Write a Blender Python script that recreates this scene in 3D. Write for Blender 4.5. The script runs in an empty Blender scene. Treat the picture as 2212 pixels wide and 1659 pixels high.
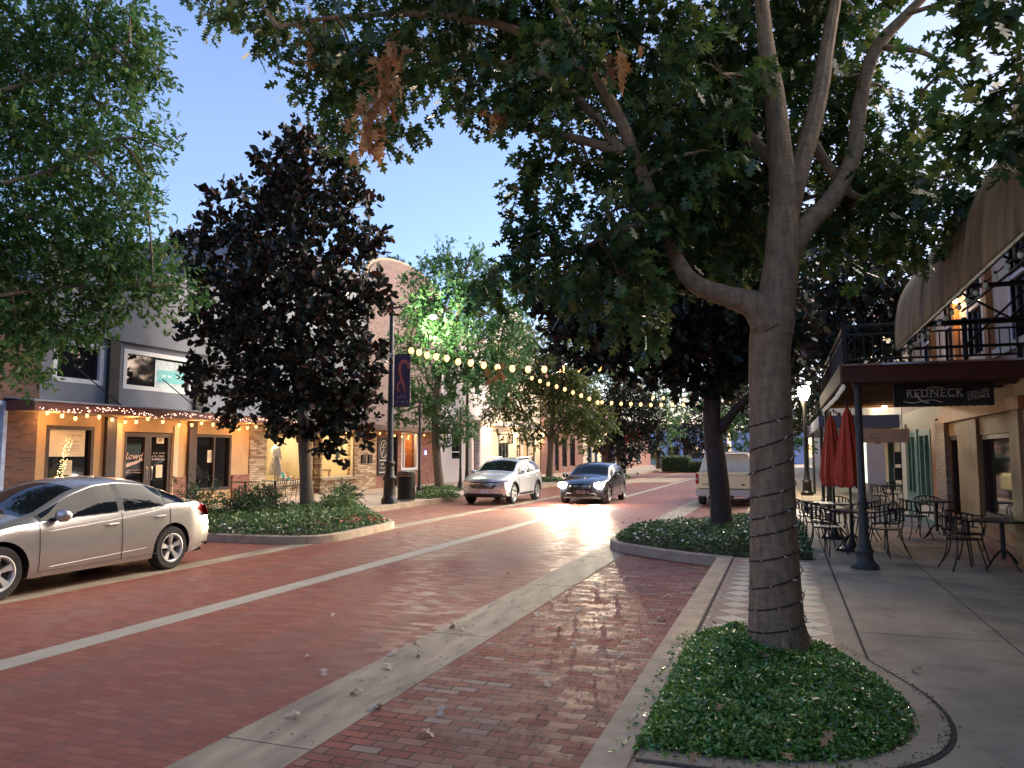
import bpy, bmesh, math, random
import numpy as np
from mathutils import Vector, Matrix, Euler
R = math.radians
rnd = random.Random(7)
nrng = np.random.default_rng(11)
scene = bpy.context.scene
COL = scene.collection
CAM_H = 1.8; FPX = 760.0; YAW = R(19.6604); PITCH = R(5.2378)
S = 1024 / 2212.0

def ray(px, py):
    cy, sy = math.cos(YAW), math.sin(YAW); cp, sp = math.cos(PITCH), math.sin(PITCH)
    f = Vector((-sy*cp, cy*cp, sp)); r = Vector((cy, sy, 0)); u = Vector((sy*sp, -cy*sp, cp))
    return f + r*((px*S-512)/FPX) + u*((384-py*S)/FPX)
def at_y(px, py, y):                    # measured point at street distance y
    d = ray(px, py); t = y/d.y
    return Vector((d.x*t, y, CAM_H+d.z*t))
def at_x(px, py, x):                    # measured point on a facade plane
    d = ray(px, py); t = x/d.x
    return Vector((x, d.y*t, CAM_H+d.z*t))
def gr(px, py, z=0.0):
    d = ray(px, py); t = (z-CAM_H)/d.z
    return Vector((d.x*t, d.y*t, z))

# ---------------------------------------------------------------- materials
def _nodes(name):
    m = bpy.data.materials.new(name); m.use_nodes = True
    nt = m.node_tree; b = nt.nodes['Principled BSDF']
    return m, nt, b
def _coord(nt, kind='Object'):
    return nt.nodes.new('ShaderNodeTexCoord').outputs[kind]
def _noise(nt, vec, scale, detail=4, rough=.55):
    n = nt.nodes.new('ShaderNodeTexNoise'); n.inputs['Scale'].default_value = scale
    n.inputs['Detail'].default_value = detail; n.inputs['Roughness'].default_value = rough
    nt.links.new(vec, n.inputs['Vector']); return n
def _ramp(nt, fac, stops):
    r = nt.nodes.new('ShaderNodeValToRGB'); els = r.color_ramp.elements
    while len(els) < len(stops): els.new(.5)
    for e, (p, c) in zip(els, stops):
        e.position = p; e.color = (*c, 1) if len(c) == 3 else c
    nt.links.new(fac, r.inputs['Fac']); return r
def _mix(nt, a, b, fac, mode='MIX'):
    n = nt.nodes.new('ShaderNodeMix'); n.data_type = 'RGBA'; n.blend_type = mode
    for s, v in ((n.inputs[6], a), (n.inputs[7], b), (n.inputs[0], fac)):
        if isinstance(v, (int, float)): s.default_value = v
        elif isinstance(v, tuple): s.default_value = (*v, 1)
        else: nt.links.new(v, s)
    return n.outputs[2]
def _math(nt, op, a, b=None, c=None):
    n = nt.nodes.new('ShaderNodeMath'); n.operation = op
    for i, v in enumerate((a, b, c)):
        if v is None: continue
        if isinstance(v, (int, float)): n.inputs[i].default_value = v
        else: nt.links.new(v, n.inputs[i])
    return n.outputs[0]
def _bump(nt, h, b, strength=.3, dist=.01):
    n = nt.nodes.new('ShaderNodeBump'); n.inputs['Strength'].default_value = strength
    n.inputs['Distance'].default_value = dist
    nt.links.new(h, n.inputs['Height']); nt.links.new(n.outputs[0], b.inputs['Normal'])
def mat(name, col, rough=.6, metal=0, var=.25, scale=6, bump=.0, bscale=40, spec=.5, coat=0, stretch=None):
    m, nt, b = _nodes(name)
    v = _coord(nt)
    if stretch:
        mp = nt.nodes.new('ShaderNodeMapping'); mp.inputs['Scale'].default_value = stretch
        nt.links.new(v, mp.inputs[0]); v = mp.outputs[0]
    n = _noise(nt, v, scale, 5)
    d = tuple(c*(1-var) for c in col); l = tuple(min(1, c*(1+var)) for c in col)
    r = _ramp(nt, n.outputs['Fac'], [(.3, d), (.7, l)])
    nt.links.new(r.outputs[0], b.inputs['Base Color'])
    n2 = _noise(nt, v, scale*2.3, 3)
    rr = _math(nt, 'MULTIPLY_ADD', n2.outputs['Fac'], .25, rough-.12)
    nt.links.new(rr, b.inputs['Roughness'])
    b.inputs['Metallic'].default_value = metal; b.inputs['Specular IOR Level'].default_value = spec
    b.inputs['Coat Weight'].default_value = coat
    if bump:
        n3 = _noise(nt, v, bscale, 6); _bump(nt, n3.outputs['Fac'], b, bump, .01)
    return m
def emis(name, col, strength):
    m, nt, b = _nodes(name); b.inputs['Base Color'].default_value = (*col, 1)
    b.inputs['Emission Color'].default_value = (*col, 1); b.inputs['Emission Strength'].default_value = strength*.4
    return m
def paint(name, col, metal=.6, rough=.3, flake=.06, dirt=None):
    m, nt, b = _nodes(name); v = _coord(nt)
    n = _noise(nt, v, 900, 2); r = _ramp(nt, n.outputs['Fac'], [(.3, tuple(c*(1-flake) for c in col)), (.7, tuple(c*(1+flake) for c in col))])
    out = r.outputs[0]
    if dirt:
        n1 = _noise(nt, v, 2.5, 6, .7); sx = nt.nodes.new('ShaderNodeSeparateXYZ'); nt.links.new(v, sx.inputs[0])
        lo = _math(nt, 'MULTIPLY_ADD', sx.outputs[2], -1.6, 1.0)
        f = _math(nt, 'MULTIPLY', lo, n1.outputs['Fac']); f = _math(nt, 'MAXIMUM', f, 0.0)
        out = _mix(nt, out, dirt, f)
    nt.links.new(out, b.inputs['Base Color']); b.inputs['Metallic'].default_value = metal
    b.inputs['Roughness'].default_value = rough; b.inputs['Coat Weight'].default_value = .7; b.inputs['Coat Roughness'].default_value = .06
    return m
def glassy(name, col=(.01, .012, .014), rough=.03, trans=0.0, tint=(1, 1, 1), spec=.38):
    m, nt, b = _nodes(name); b.inputs['Base Color'].default_value = (*col, 1); b.inputs['Roughness'].default_value = rough
    b.inputs['Specular IOR Level'].default_value = spec
    v = _coord(nt); n = _noise(nt, v, 3, 2); _bump(nt, n.outputs['Fac'], b, .02, .02)
    if trans > 0:
        t = nt.nodes.new('ShaderNodeBsdfTransparent'); t.inputs[0].default_value = (*tint, 1)
        fr = nt.nodes.new('ShaderNodeFresnel'); fr.inputs[0].default_value = 1.5
        k = _math(nt, 'MULTIPLY_ADD', fr.outputs[0], trans, 1-trans)
        mx = nt.nodes.new('ShaderNodeMixShader'); o = nt.nodes['Material Output']
        nt.links.new(k, mx.inputs[0]); nt.links.new(t.outputs[0], mx.inputs[1]); nt.links.new(b.outputs[0], mx.inputs[2])
        nt.links.new(mx.outputs[0], o.inputs[0])
    return m
def bricks(name, plane, bw, bh, mortar, cols, mcol, rough=.6, bump=.6, dirtcol=None, dirt=.0, gap=.004, rvar=.25, spec=.4, streak=(1, 1, 1)):
    """procedural running bond; plane 'xy' for paving, 'yz'/'xz' for walls"""
    m, nt, b = _nodes(name); v = _coord(nt)
    sx = nt.nodes.new('ShaderNodeSeparateXYZ'); nt.links.new(v, sx.inputs[0])
    U = sx.outputs['XYZ'.index(plane[0].upper())]; V = sx.outputs['XYZ'.index(plane[1].upper())]
    wob = _noise(nt, v, 1.3, 2); U = _math(nt, 'MULTIPLY_ADD', wob.outputs['Fac'], .02, U)
    cb = nt.nodes.new('ShaderNodeCombineXYZ'); nt.links.new(U, cb.inputs[0]); nt.links.new(V, cb.inputs[1])
    br = nt.nodes.new('ShaderNodeTexBrick'); br.inputs['Scale'].default_value = 1
    br.inputs['Brick Width'].default_value = bw; br.inputs['Row Height'].default_value = bh
    br.inputs['Mortar Size'].default_value = mortar; br.inputs['Mortar Smooth'].default_value = .15
    br.inputs['Color1'].default_value = (1, 1, 1, 1); br.inputs['Color2'].default_value = (1, 1, 1, 1); br.inputs['Mortar'].default_value = (0, 0, 0, 1)
    nt.links.new(cb.outputs[0], br.inputs['Vector'])
    row = _math(nt, 'FLOOR', _math(nt, 'DIVIDE', V, bh))
    par = _math(nt, 'SUBTRACT', 1, _math(nt, 'FLOORED_MODULO', row, 2))
    colm = _math(nt, 'FLOOR', _math(nt, 'DIVIDE', _math(nt, 'MULTIPLY_ADD', par, bw*.5, U), bw))
    c2 = nt.nodes.new('ShaderNodeCombineXYZ'); nt.links.new(row, c2.inputs[0]); nt.links.new(colm, c2.inputs[1])
    wn = nt.nodes.new('ShaderNodeTexWhiteNoise'); wn.noise_dimensions = '2D'; nt.links.new(c2.outputs[0], wn.inputs['Vector'])
    k = len(cols); rp = _ramp(nt, wn.outputs['Value'], [(i/k, c) for i, c in enumerate(cols)]); rp.color_ramp.interpolation = 'CONSTANT'
    fine = _noise(nt, v, 60, 4); base = _mix(nt, rp.outputs[0], (.5, .5, .5), .0)
    base = _mix(nt, base, _ramp(nt, fine.outputs['Fac'], [(.3, (.75, .75, .75)), (.7, (1.15, 1.15, 1.15))]).outputs[0], .7, 'MULTIPLY')
    base = _mix(nt, mcol, base, br.outputs['Color'])
    if dirtcol:
        mpd = nt.nodes.new('ShaderNodeMapping'); mpd.inputs['Scale'].default_value = streak; nt.links.new(v, mpd.inputs[0]); dn = _noise(nt, mpd.outputs[0], dirt, 6, .65); df = _ramp(nt, dn.outputs['Fac'], [(.48, (0, 0, 0)), (.72, (.75, .75, .75))])
        base = _mix(nt, base, dirtcol, df.outputs[0])
    nt.links.new(base, b.inputs['Base Color'])
    wn2 = _math(nt, 'MULTIPLY_ADD', wn.outputs['Value'], rvar, rough-rvar*.5)
    nt.links.new(wn2, b.inputs['Roughness']); b.inputs['Specular IOR Level'].default_value = spec
    h = _math(nt, 'MULTIPLY_ADD', fine.outputs['Fac'], .25, br.outputs['Color'])
    h = _math(nt, 'MULTIPLY_ADD', wn.outputs['Value'], .35, h)
    _bump(nt, h, b, bump, gap)
    return m
def leafmat(name, stops, rough=.42, trans=.3, spec=.4, back=None):
    m, nt, b = _nodes(name)
    g = nt.nodes.new('ShaderNodeNewGeometry'); r = _ramp(nt, g.outputs['Random Per Island'], stops)
    out = r.outputs[0]
    if back: out = _mix(nt, out, back, g.outputs['Backfacing'])
    nt.links.new(out, b.inputs['Base Color']); b.inputs['Roughness'].default_value = rough; b.inputs['Specular IOR Level'].default_value = spec
    t = nt.nodes.new('ShaderNodeBsdfTranslucent'); nt.links.new(out, t.inputs[0])
    mx = nt.nodes.new('ShaderNodeMixShader'); mx.inputs[0].default_value = trans; o = nt.nodes['Material Output']
    nt.links.new(b.outputs[0], mx.inputs[1]); nt.links.new(t.outputs[0], mx.inputs[2]); nt.links.new(mx.outputs[0], o.inputs[0])
    return m

# ---------------------------------------------------------------- object helpers
BASE = {}; LSC = .30
def tag(o, label=None, cat=None, group=None, kind=None):
    if label: o['label'] = label
    if cat: o['category'] = cat
    if group: o['group'] = group
    if kind: o['kind'] = kind
    return o
def thing(name, label, cat, loc=(0, 0, 0), group=None):
    o = bpy.data.objects.new(name, None); COL.objects.link(o); o.location = loc; o.empty_display_size = .2
    BASE[o.name] = Vector(loc); return tag(o, label, cat, group)
def copy_tree(o, parent=None):
    c = o.copy(); COL.objects.link(c); c.parent = parent
    for ch in o.children: copy_tree(ch, c)
    return c
class MB:
    def __init__(s): s.v = []; s.f = []; s.mi = []; s.cur = 0
    def add(s, vs, fs):
        o = len(s.v); s.v += [tuple(p) for p in vs]; s.f += [tuple(i+o for i in f) for f in fs]; s.mi += [s.cur]*len(fs); return s
    def box(s, c, d, rz=0, M=None):
        x, y, z = d[0]/2, d[1]/2, d[2]/2; vs = [Vector((a*x, b*y, e*z)) for a in (-1, 1) for b in (-1, 1) for e in (-1, 1)]
        if rz: vs = [Matrix.Rotation(rz, 3, 'Z') @ v for v in vs]
        if M: vs = [M @ v for v in vs]
        vs = [v+Vector(c) for v in vs]
        return s.add(vs, [(0, 1, 3, 2), (4, 6, 7, 5), (0, 4, 5, 1), (2, 3, 7, 6), (0, 2, 6, 4), (1, 5, 7, 3)])
    def b2(s, x0, x1, y0, y1, z0, z1): return s.box(((x0+x1)/2, (y0+y1)/2, (z0+z1)/2), (abs(x1-x0), abs(y1-y0), abs(z1-z0)))
    def tube(s, pts, r, n=8, cap=True, up=None):
        pts = [Vector(p) for p in pts]; rs = r if isinstance(r, (list, tuple)) else [r]*len(pts); o = len(s.v)
        prev = None; k = len(pts); fs = []
        for i, p in enumerate(pts):
            t = (pts[min(i+1, k-1)]-pts[max(i-1, 0)])
            t = t.normalized() if t.length > 1e-9 else Vector((0, 0, 1))
            if prev is None:
                a = Vector((0, 0, 1)) if abs(t.z) < .9 else Vector((1, 0, 0)); u = t.cross(a).normalized()
            else:
                u = (prev - t*prev.dot(t)); u = u.normalized() if u.length > 1e-6 else t.orthogonal().normalized()
            prev = u; w = t.cross(u)
            for j in range(n):
                a = 2*math.pi*j/n; s.v.append(tuple(p+(u*math.cos(a)+w*math.sin(a))*rs[i]))
        for i in range(k-1):
            for j in range(n):
                a, b = o+i*n+j, o+i*n+(j+1) % n; fs.append((a, b, b+n, a+n))
        if cap: fs.append(tuple(o+j for j in reversed(range(n)))); fs.append(tuple(o+(k-1)*n+j for j in range(n)))
        s.f += fs; s.mi += [s.cur]*len(fs); return s
    def lathe(s, c, prof, n=16):
        c = Vector(c); o = len(s.v); fs = []
        for r, z in prof:
            for j in range(n):
                a = 2*math.pi*j/n; s.v.append((c.x+r*math.cos(a), c.y+r*math.sin(a), c.z+z))
        for i in range(len(prof)-1):
            for j in range(n):
                a, b = o+i*n+j, o+i*n+(j+1) % n; fs.append((a, b, b+n, a+n))
        fs.append(tuple(o+j for j in reversed(range(n)))); k = len(prof)-1; fs.append(tuple(o+k*n+j for j in range(n)))
        s.f += fs; s.mi += [s.cur]*len(fs); return s
    def sphere(s, c, r, n=10, m=6, sz=1):
        return s.lathe(c, [(max(r*math.sin(math.pi*i/m), r*.02), -r*sz*math.cos(math.pi*i/m)) for i in range(m+1)], n)
    def prism(s, poly, z0, z1):
        k = len(poly); vs = [(x, y, z0) for x, y in poly]+[(x, y, z1) for x, y in poly]
        return s.add(vs, [tuple(reversed(range(k))), tuple(range(k, 2*k))]+[(i, (i+1) % k, k+(i+1) % k, k+i) for i in range(k)])
    def prismx(s, poly, x0, x1):
        k = len(poly); vs = [(x0, y, z) for y, z in poly]+[(x1, y, z) for y, z in poly]
        return s.add(vs, [tuple(reversed(range(k))), tuple(range(k, 2*k))]+[(i, (i+1) % k, k+(i+1) % k, k+i) for i in range(k)])
    def prismy(s, poly, y0, y1):
        k = len(poly); vs = [(x, y0, z) for x, z in poly]+[(x, y1, z) for x, z in poly]
        return s.add(vs, [tuple(reversed(range(k))), tuple(range(k, 2*k))]+[(i, (i+1) % k, k+(i+1) % k, k+i) for i in range(k)])
    def build(s, name, m, parent=None, smooth=False, bevel=0, fix=True, origin=None):
        me = bpy.data.meshes.new(name); b = Vector((0, 0, 0)); o = bpy.data.objects.new(name, me); COL.objects.link(o)
        if parent is not None:
            b = BASE.get(parent.name, b); o.parent = parent; BASE[o.name] = b
        elif origin is not None: b = Vector(origin); o.location = b
        else:
            a = np.array(s.v); b = Vector(((a[:, 0].min()+a[:, 0].max())/2, (a[:, 1].min()+a[:, 1].max())/2, a[:, 2].min())); o.location = b
        if parent is None: BASE[o.name] = b
        me.from_pydata([(x-b.x, y-b.y, z-b.z) for x, y, z in s.v], [], s.f); me.update()
        for mm in (m if isinstance(m, list) else [m]): me.materials.append(mm)
        if isinstance(m, list): me.polygons.foreach_set('material_index', s.mi)
        if fix:
            bm = bmesh.new(); bm.from_mesh(me); bmesh.ops.recalc_face_normals(bm, faces=bm.faces)
            if bevel:
                bmesh.ops.bevel(bm, geom=[e for e in bm.edges if e.is_manifold and e.calc_face_angle(0) > .6], offset=bevel, segments=2, affect='EDGES', clamp_overlap=True)
            bm.to_mesh(me); bm.free()
        if smooth:
            me.polygons.foreach_set('use_smooth', [True]*len(me.polygons))
            try: me.set_sharp_from_angle(angle=R(40))
            except Exception: pass
        return o
def struct(name, mb, m, **k): o = mb.build(name, m, **k); o['kind'] = 'structure'; return o
def sheet(name, pts, z, m, kind='structure', parent=None):
    mb = MB(); mb.add([(x, y, z) for x, y in pts], [tuple(range(len(pts)))]); o = mb.build(name, m, parent, origin=(0, 0, 0) if parent is None else None, fix=False)
    if o.data.polygons[0].normal.z < 0: o.data.flip_normals()
    if kind: o['kind'] = kind
    return o
def wall_cells(mb, X0, X1, y0, y1, z0, z1, holes, axis='x'):
    ys = sorted({y0, y1, *[h[0] for h in holes], *[h[1] for h in holes]}); zs = sorted({z0, z1, *[h[2] for h in holes], *[h[3] for h in holes]})
    ys = [y for y in ys if y0 <= y <= y1]; zs = [z for z in zs if z0 <= z <= z1]
    for a, b in zip(ys, ys[1:]):
        run = None
        for c, d in zip(zs, zs[1:]):
            hole = any(h[0] < (a+b)/2 < h[1] and h[2] < (c+d)/2 < h[3] for h in holes)
            if hole:
                if run: mb.b2(X0, X1, a, b, *run); run = None
            else: run = (run[0], d) if run else (c, d)
        if run: mb.b2(X0, X1, a, b, *run)
    return mb
def text(body, size, m, matrix, name='lettering', parent=None, depth=.004, align='CENTER', shear=0, space=1.0):
    cu = bpy.data.curves.new(name, 'FONT'); cu.body = body; cu.size = size; cu.extrude = depth; cu.align_x = align; cu.align_y = 'CENTER'; cu.shear = shear; cu.space_character = space
    cu.resolution_u = 2
    t = bpy.data.objects.new('tmp', cu); COL.objects.link(t); dg = bpy.context.evaluated_depsgraph_get()
    me = bpy.data.meshes.new_from_object(t.evaluated_get(dg)); bpy.data.objects.remove(t)
    b = BASE.get(parent.name, Vector((0, 0, 0))) if parent else Vector((0, 0, 0))
    me.transform(Matrix.Translation(-b) @ matrix); me.materials.clear(); me.materials.append(m)
    o = bpy.data.objects.new(name, me); COL.objects.link(o); o.parent = parent; BASE[o.name] = b; me.name = name
    return o
def TM(loc, facing):        # text basis: facing '+x' (left facade, seen from the street), '-y' (towards camera)
    if facing == '+x': M = Matrix(((0, 0, 1), (1, 0, 0), (0, 1, 0)))
    elif facing == '-x': M = Matrix(((0, 0, -1), (-1, 0, 0), (0, 1, 0)))
    else: M = Matrix(((1, 0, 0), (0, 0, -1), (0, 1, 0)))
    return Matrix.Translation(loc) @ M.to_4x4()
def scribble(m, c, width, height, lines, facing, parent, depth=.002):
    """rows of word-like marks for writing too small or blurred to read"""
    rg = random.Random(int(abs(c[0]*31+c[1]*17+c[2]*7)*100)); mb = MB(); lh = height/lines
    for i in range(lines):
        zc = c[2]+height/2-lh*(i+.5); u = -width/2+rg.random()*width*.12
        while u < width/2*.92:
            wd = min(lh*(.35+rg.random()*.45), width/2-u); hh = lh*(.26+.18*rg.random()); st = lh*.10
            for k in range(2):
                q = u+wd*(.2+.5*k)
                if facing == '+x': mb.b2(c[0], c[0]+depth, c[1]+q, c[1]+q+st, zc-hh/2, zc+hh/2)
                else: mb.b2(c[0]+q, c[0]+q+st, c[1]-depth, c[1], zc-hh/2, zc+hh/2)
            zz = zc+rg.choice((-.5, 0, .5))*hh
            if facing == '+x': mb.b2(c[0], c[0]+depth*1.5, c[1]+u+wd*.2, c[1]+u+wd*.8, zz-st/2, zz+st/2)
            else: mb.b2(c[0]+u+wd*.2, c[0]+u+wd*.8, c[1]-depth*1.5, c[1], zz-st/2, zz+st/2)
            u += wd+lh*(.08 if rg.random() < .8 else .4)
    o = mb.build('lettering', m, parent, fix=False); return o
def catmull(pts, n=8):
    pts = [Vector(p) for p in pts]; P = [pts[0]*2-pts[1]]+pts+[pts[-1]*2-pts[-2]]; out = []
    for i in range(1, len(P)-2):
        for k in range(n):
            t = k/n; a, b, c, d = P[i-1:i+3]
            out.append(.5*((2*b)+(c-a)*t+(2*a-5*b+4*c-d)*t*t+(3*b-a-3*c+d)*t**3))
    out.append(pts[-1]); return out
def bulk(name, verts, k, m, parent=None, nf=None):
    """many separate k-gons from one (N*k,3) array"""
    me = bpy.data.meshes.new(name); n = len(verts)//k; b = BASE.get(parent.name, Vector((0, 0, 0))) if parent else Vector((0, 0, 0))
    v = (verts-np.array(b)).astype(np.float32)
    me.vertices.add(len(v)); me.vertices.foreach_set('co', v.ravel()); me.loops.add(len(v)); me.loops.foreach_set('vertex_index', np.arange(len(v), dtype=np.int32))
    me.polygons.add(n); me.polygons.foreach_set('loop_start', np.arange(0, len(v), k, dtype=np.int32)); me.update(calc_edges=True); me.materials.append(m)
    o = bpy.data.objects.new(name, me); COL.objects.link(o); o.parent = parent; BASE[o.name] = b
    return o
def light(kind, loc, energy, color, parent, size=.05, name='lamp_light', **kw):
    L = bpy.data.lights.new(name, kind); L.energy = energy*LSC; L.color = color
    if kind in ('POINT', 'SPOT'): L.shadow_soft_size = size
    o = bpy.data.objects.new(name, L); COL.objects.link(o); b = BASE.get(parent.name, Vector((0, 0, 0))) if parent else Vector((0, 0, 0))
    o.location = Vector(loc)-b; o.parent = parent
    for k_, v_ in kw.items():
        if hasattr(L, k_): setattr(L, k_, v_)
    return o

# ---------------------------------------------------------------- camera, sky, sun
cd = bpy.data.cameras.new('camera'); cam = bpy.data.objects.new('camera', cd); COL.objects.link(cam); scene.camera = cam
cd.sensor_width = 36; cd.lens = FPX/1024*36; cd.clip_end = 3000; cam.location = (0, 0, CAM_H); cam.rotation_euler = (R(90)+PITCH, 0, YAW)
SUN_EL, SUN_AZ = 6.0, 44.0          # degrees; azimuth to the right of the street direction (+Y)
w = bpy.data.worlds.new('World'); scene.world = w; w.use_nodes = True; nt = w.node_tree; bg = nt.nodes['Background']
sky = nt.nodes.new('ShaderNodeTexSky'); sky.sky_type = 'NISHITA'; sky.sun_disc = False; sky.sun_elevation = R(SUN_EL); sky.sun_rotation = R(SUN_AZ)
sky.air_density = 1.0; sky.dust_density = .9; sky.ozone_density = 3.0; sky.altitude = 600
skycol = _mix(nt, sky.outputs[0], (1.30, .95, 1.0), 1.0, 'MULTIPLY'); 
gv = nt.nodes.new('ShaderNodeTexCoord').outputs['Generated']; cm_ = nt.nodes.new('ShaderNodeMapping'); cm_.inputs['Scale'].default_value = (1, 1, 2.2); nt.links.new(gv, cm_.inputs[0])
cn = _noise(nt, cm_.outputs[0], 2.6, 5, .55); cr_ = _ramp(nt, cn.outputs['Fac'], [(.40, (0, 0, 0)), (.62, (1, 1, 1))])
dt = nt.nodes.new('ShaderNodeVectorMath'); dt.operation = 'DOT_PRODUCT'; nt.links.new(gv, dt.inputs[0]); dt.inputs[1].default_value = (.40, .80, .44)
msk = _ramp(nt, dt.outputs['Value'], [(.80, (.08, .08, .08)), (.97, (1, 1, 1))]); cf = _math(nt, 'MULTIPLY', cr_.outputs[0], msk.outputs[0])
skycol = _mix(nt, skycol, (1.55, 1.55, 1.7), _math(nt, 'MULTIPLY', cf, .9)); nt.links.new(skycol, bg.inputs['Color']); bg.inputs['Strength'].default_value = .125
sl = bpy.data.lights.new('sun', 'SUN'); sl.energy = 1.75; sl.angle = R(70); sl.color = (1, .84, .66); so = bpy.data.objects.new('sun', sl); COL.objects.link(so)
d = Vector((math.sin(R(SUN_AZ))*math.cos(R(SUN_EL+24)), math.cos(R(SUN_AZ))*math.cos(R(SUN_EL+24)), math.sin(R(SUN_EL+24))))
so.rotation_euler = d.to_track_quat('Z', 'Y').to_euler(); so.location = (0, 0, 30)
scene.view_settings.view_transform = 'Standard'; scene.view_settings.look = 'None'; scene.view_settings.exposure = 2.42; scene.view_settings.gamma = 1
scene.render.engine = 'CYCLES'
try:
    scene.cycles.use_denoising = True; scene.cycles.max_bounces = 6; scene.cycles.transparent_max_bounces = 8; scene.cycles.sample_clamp_indirect = 4
except Exception: pass
# ---------------------------------------------------------------- ground
RED = [(.215, .072, .047), (.23, .078, .051), (.20, .068, .045), (.24, .084, .056), (.215, .074, .049), (.205, .070, .048), (.245, .094, .064)]
m_road = bricks('street_brick', 'xy', .205, .1, .0045, RED, (.10, .05, .04), rough=.6, bump=.3, spec=.25, dirtcol=(.15, .085, .07), dirt=1.1, streak=(1, .12, 1), gap=.004, rvar=.3)
m_park = bricks('parking_brick', 'xy', .205, .1, .007, RED+RED+[(.31, .22, .17), (.31, .125, .085), (.26, .15, .11), (.25, .085, .055), (.29, .11, .075)], (.045, .03, .026), rough=.66, bump=.7, spec=.17, dirtcol=(.12, .065, .055), dirt=.8, gap=.008, rvar=.35)
m_conc = mat('concrete', (.37, .285, .19), .75, var=.16, scale=1.6, bump=.25, bscale=120)
m_walk = mat('sidewalk_concrete', (.41, .315, .205), .8, var=.24, scale=1.1, bump=.2, bscale=150)
m_gutter = mat('gutter_concrete', (.26, .21, .145), .7, var=.4, scale=2.2, bump=.3, bscale=90, stretch=(2.5, .6, 1))
m_stripe = mat('stripe_concrete', (.30, .27, .21), .7, var=.12, scale=4, bump=.2, bscale=90)
m_kerb = mat('kerb_concrete', (.39, .30, .205), .8, var=.2, scale=5, bump=.3, bscale=90)
m_dark = mat('joint_dirt', (.05, .04, .032), .9, var=.4, scale=30)
m_soil = mat('soil', (.06, .042, .03), .95, var=.4, scale=20, bump=.8, bscale=60)
m_base = mat('ground_asphalt', (.07, .065, .06), .9)
def pavermat():
    m, nt, b = _nodes('diamond_pavers'); v = _coord(nt)
    mp = nt.nodes.new('ShaderNodeMapping'); mp.inputs['Rotation'].default_value = (0, 0, R(45)); nt.links.new(v, mp.inputs[0])
    sx = nt.nodes.new('ShaderNodeSeparateXYZ'); nt.links.new(mp.outputs[0], sx.inputs[0]); q = .26
    fu = _math(nt, 'FLOOR', _math(nt, 'DIVIDE', sx.outputs[0], q)); fv = _math(nt, 'FLOOR', _math(nt, 'DIVIDE', sx.outputs[1], q))
    par = _math(nt, 'FLOORED_MODULO', _math(nt, 'ADD', fu, fv), 2); cb = nt.nodes.new('ShaderNodeCombineXYZ'); nt.links.new(fu, cb.inputs[0]); nt.links.new(fv, cb.inputs[1])
    wn = nt.nodes.new('ShaderNodeTexWhiteNoise'); wn.noise_dimensions = '2D'; nt.links.new(cb.outputs[0], wn.inputs['Vector'])
    ca = _mix(nt, (.56, .49, .36), (.46, .40, .30), wn.outputs['Value']); cbb = _mix(nt, (.27, .215, .155), (.34, .20, .14), wn.outputs['Value']); c = _mix(nt, ca, cbb, par)
    eu = _math(nt, 'PINGPONG', sx.outputs[0], q/2); ev = _math(nt, 'PINGPONG', sx.outputs[1], q/2)
    du = _math(nt, 'ABSOLUTE', _math(nt, 'SUBTRACT', _math(nt, 'FLOORED_MODULO', sx.outputs[0], q), q/2)); dv = _math(nt, 'ABSOLUTE', _math(nt, 'SUBTRACT', _math(nt, 'FLOORED_MODULO', sx.outputs[1], q), q/2))
    g_ = _math(nt, 'GREATER_THAN', _math(nt, 'MAXIMUM', du, dv), q/2-.006); n = _noise(nt, v, 1.1, 4); f = _ramp(nt, n.outputs['Fac'], [(.5, (0, 0, 0)), (.66, (.7, .7, .7))])
    c = _mix(nt, c, (.85, .55, .45), f.outputs[0], 'MULTIPLY'); c = _mix(nt, c, (.03, .022, .018), g_); nt.links.new(c, b.inputs['Base Color']); b.inputs['Roughness'].default_value = .6
    _bump(nt, g_, b, -.5, .005); return m
m_paver = pavermat()
def cracked(m, sc=.45, width=.012, stain=(.09, .07, .05)):
    nt = m.node_tree; b = nt.nodes['Principled BSDF']; v = _coord(nt); src = b.inputs['Base Color'].links[0].from_socket
    wv = _noise(nt, v, 2.2, 5, .7); off = _mix(nt, v, wv.outputs['Color'], .22)
    vo = nt.nodes.new('ShaderNodeTexVoronoi'); vo.feature = 'DISTANCE_TO_EDGE'; vo.inputs['Scale'].default_value = sc; nt.links.new(off, vo.inputs['Vector'])
    gate = _noise(nt, v, .35, 2); k = _math(nt, 'MULTIPLY', _math(nt, 'LESS_THAN', vo.outputs['Distance'], width*sc), _math(nt, 'GREATER_THAN', gate.outputs['Fac'], .54))
    sp = nt.nodes.new('ShaderNodeTexVoronoi'); sp.inputs['Scale'].default_value = 3.1; nt.links.new(v, sp.inputs['Vector'])
    gum = _math(nt, 'LESS_THAN', sp.outputs['Distance'], .055); st = _noise(nt, v, 1.7, 6, .7); sr = _ramp(nt, st.outputs['Fac'], [(.52, (0, 0, 0)), (.70, (.45, .45, .45))])
    c = _mix(nt, src, stain, sr.outputs[0]); c = _mix(nt, c, tuple(q*.9 for q in stain), _math(nt, 'MULTIPLY', gum, .6)); nt.links.new(c, b.inputs['Base Color'])
for m_ in (m_walk, m_conc, m_kerb): cracked(m_)
cracked(m_gutter, .8)
Y0, Y1 = -8, 135
struct('ground', MB().b2(-260, 260, -60, 420, -.3, -.02), m_base)
sheet('street', [(-12, Y0), (-2.75, Y0), (-2.75, Y1), (-12, Y1)], 0, m_road)
sheet('parking_lane', [(-2.75, Y0), (-1.0, Y0), (-1.0, Y1), (-2.75, Y1)], 0, m_park)
g = MB()
y = Y0
while y < 60:
    g.b2(-3.41, -2.77, y+.006, y+3.03-.006, -.02, .004+.0); y += 3.03
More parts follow.
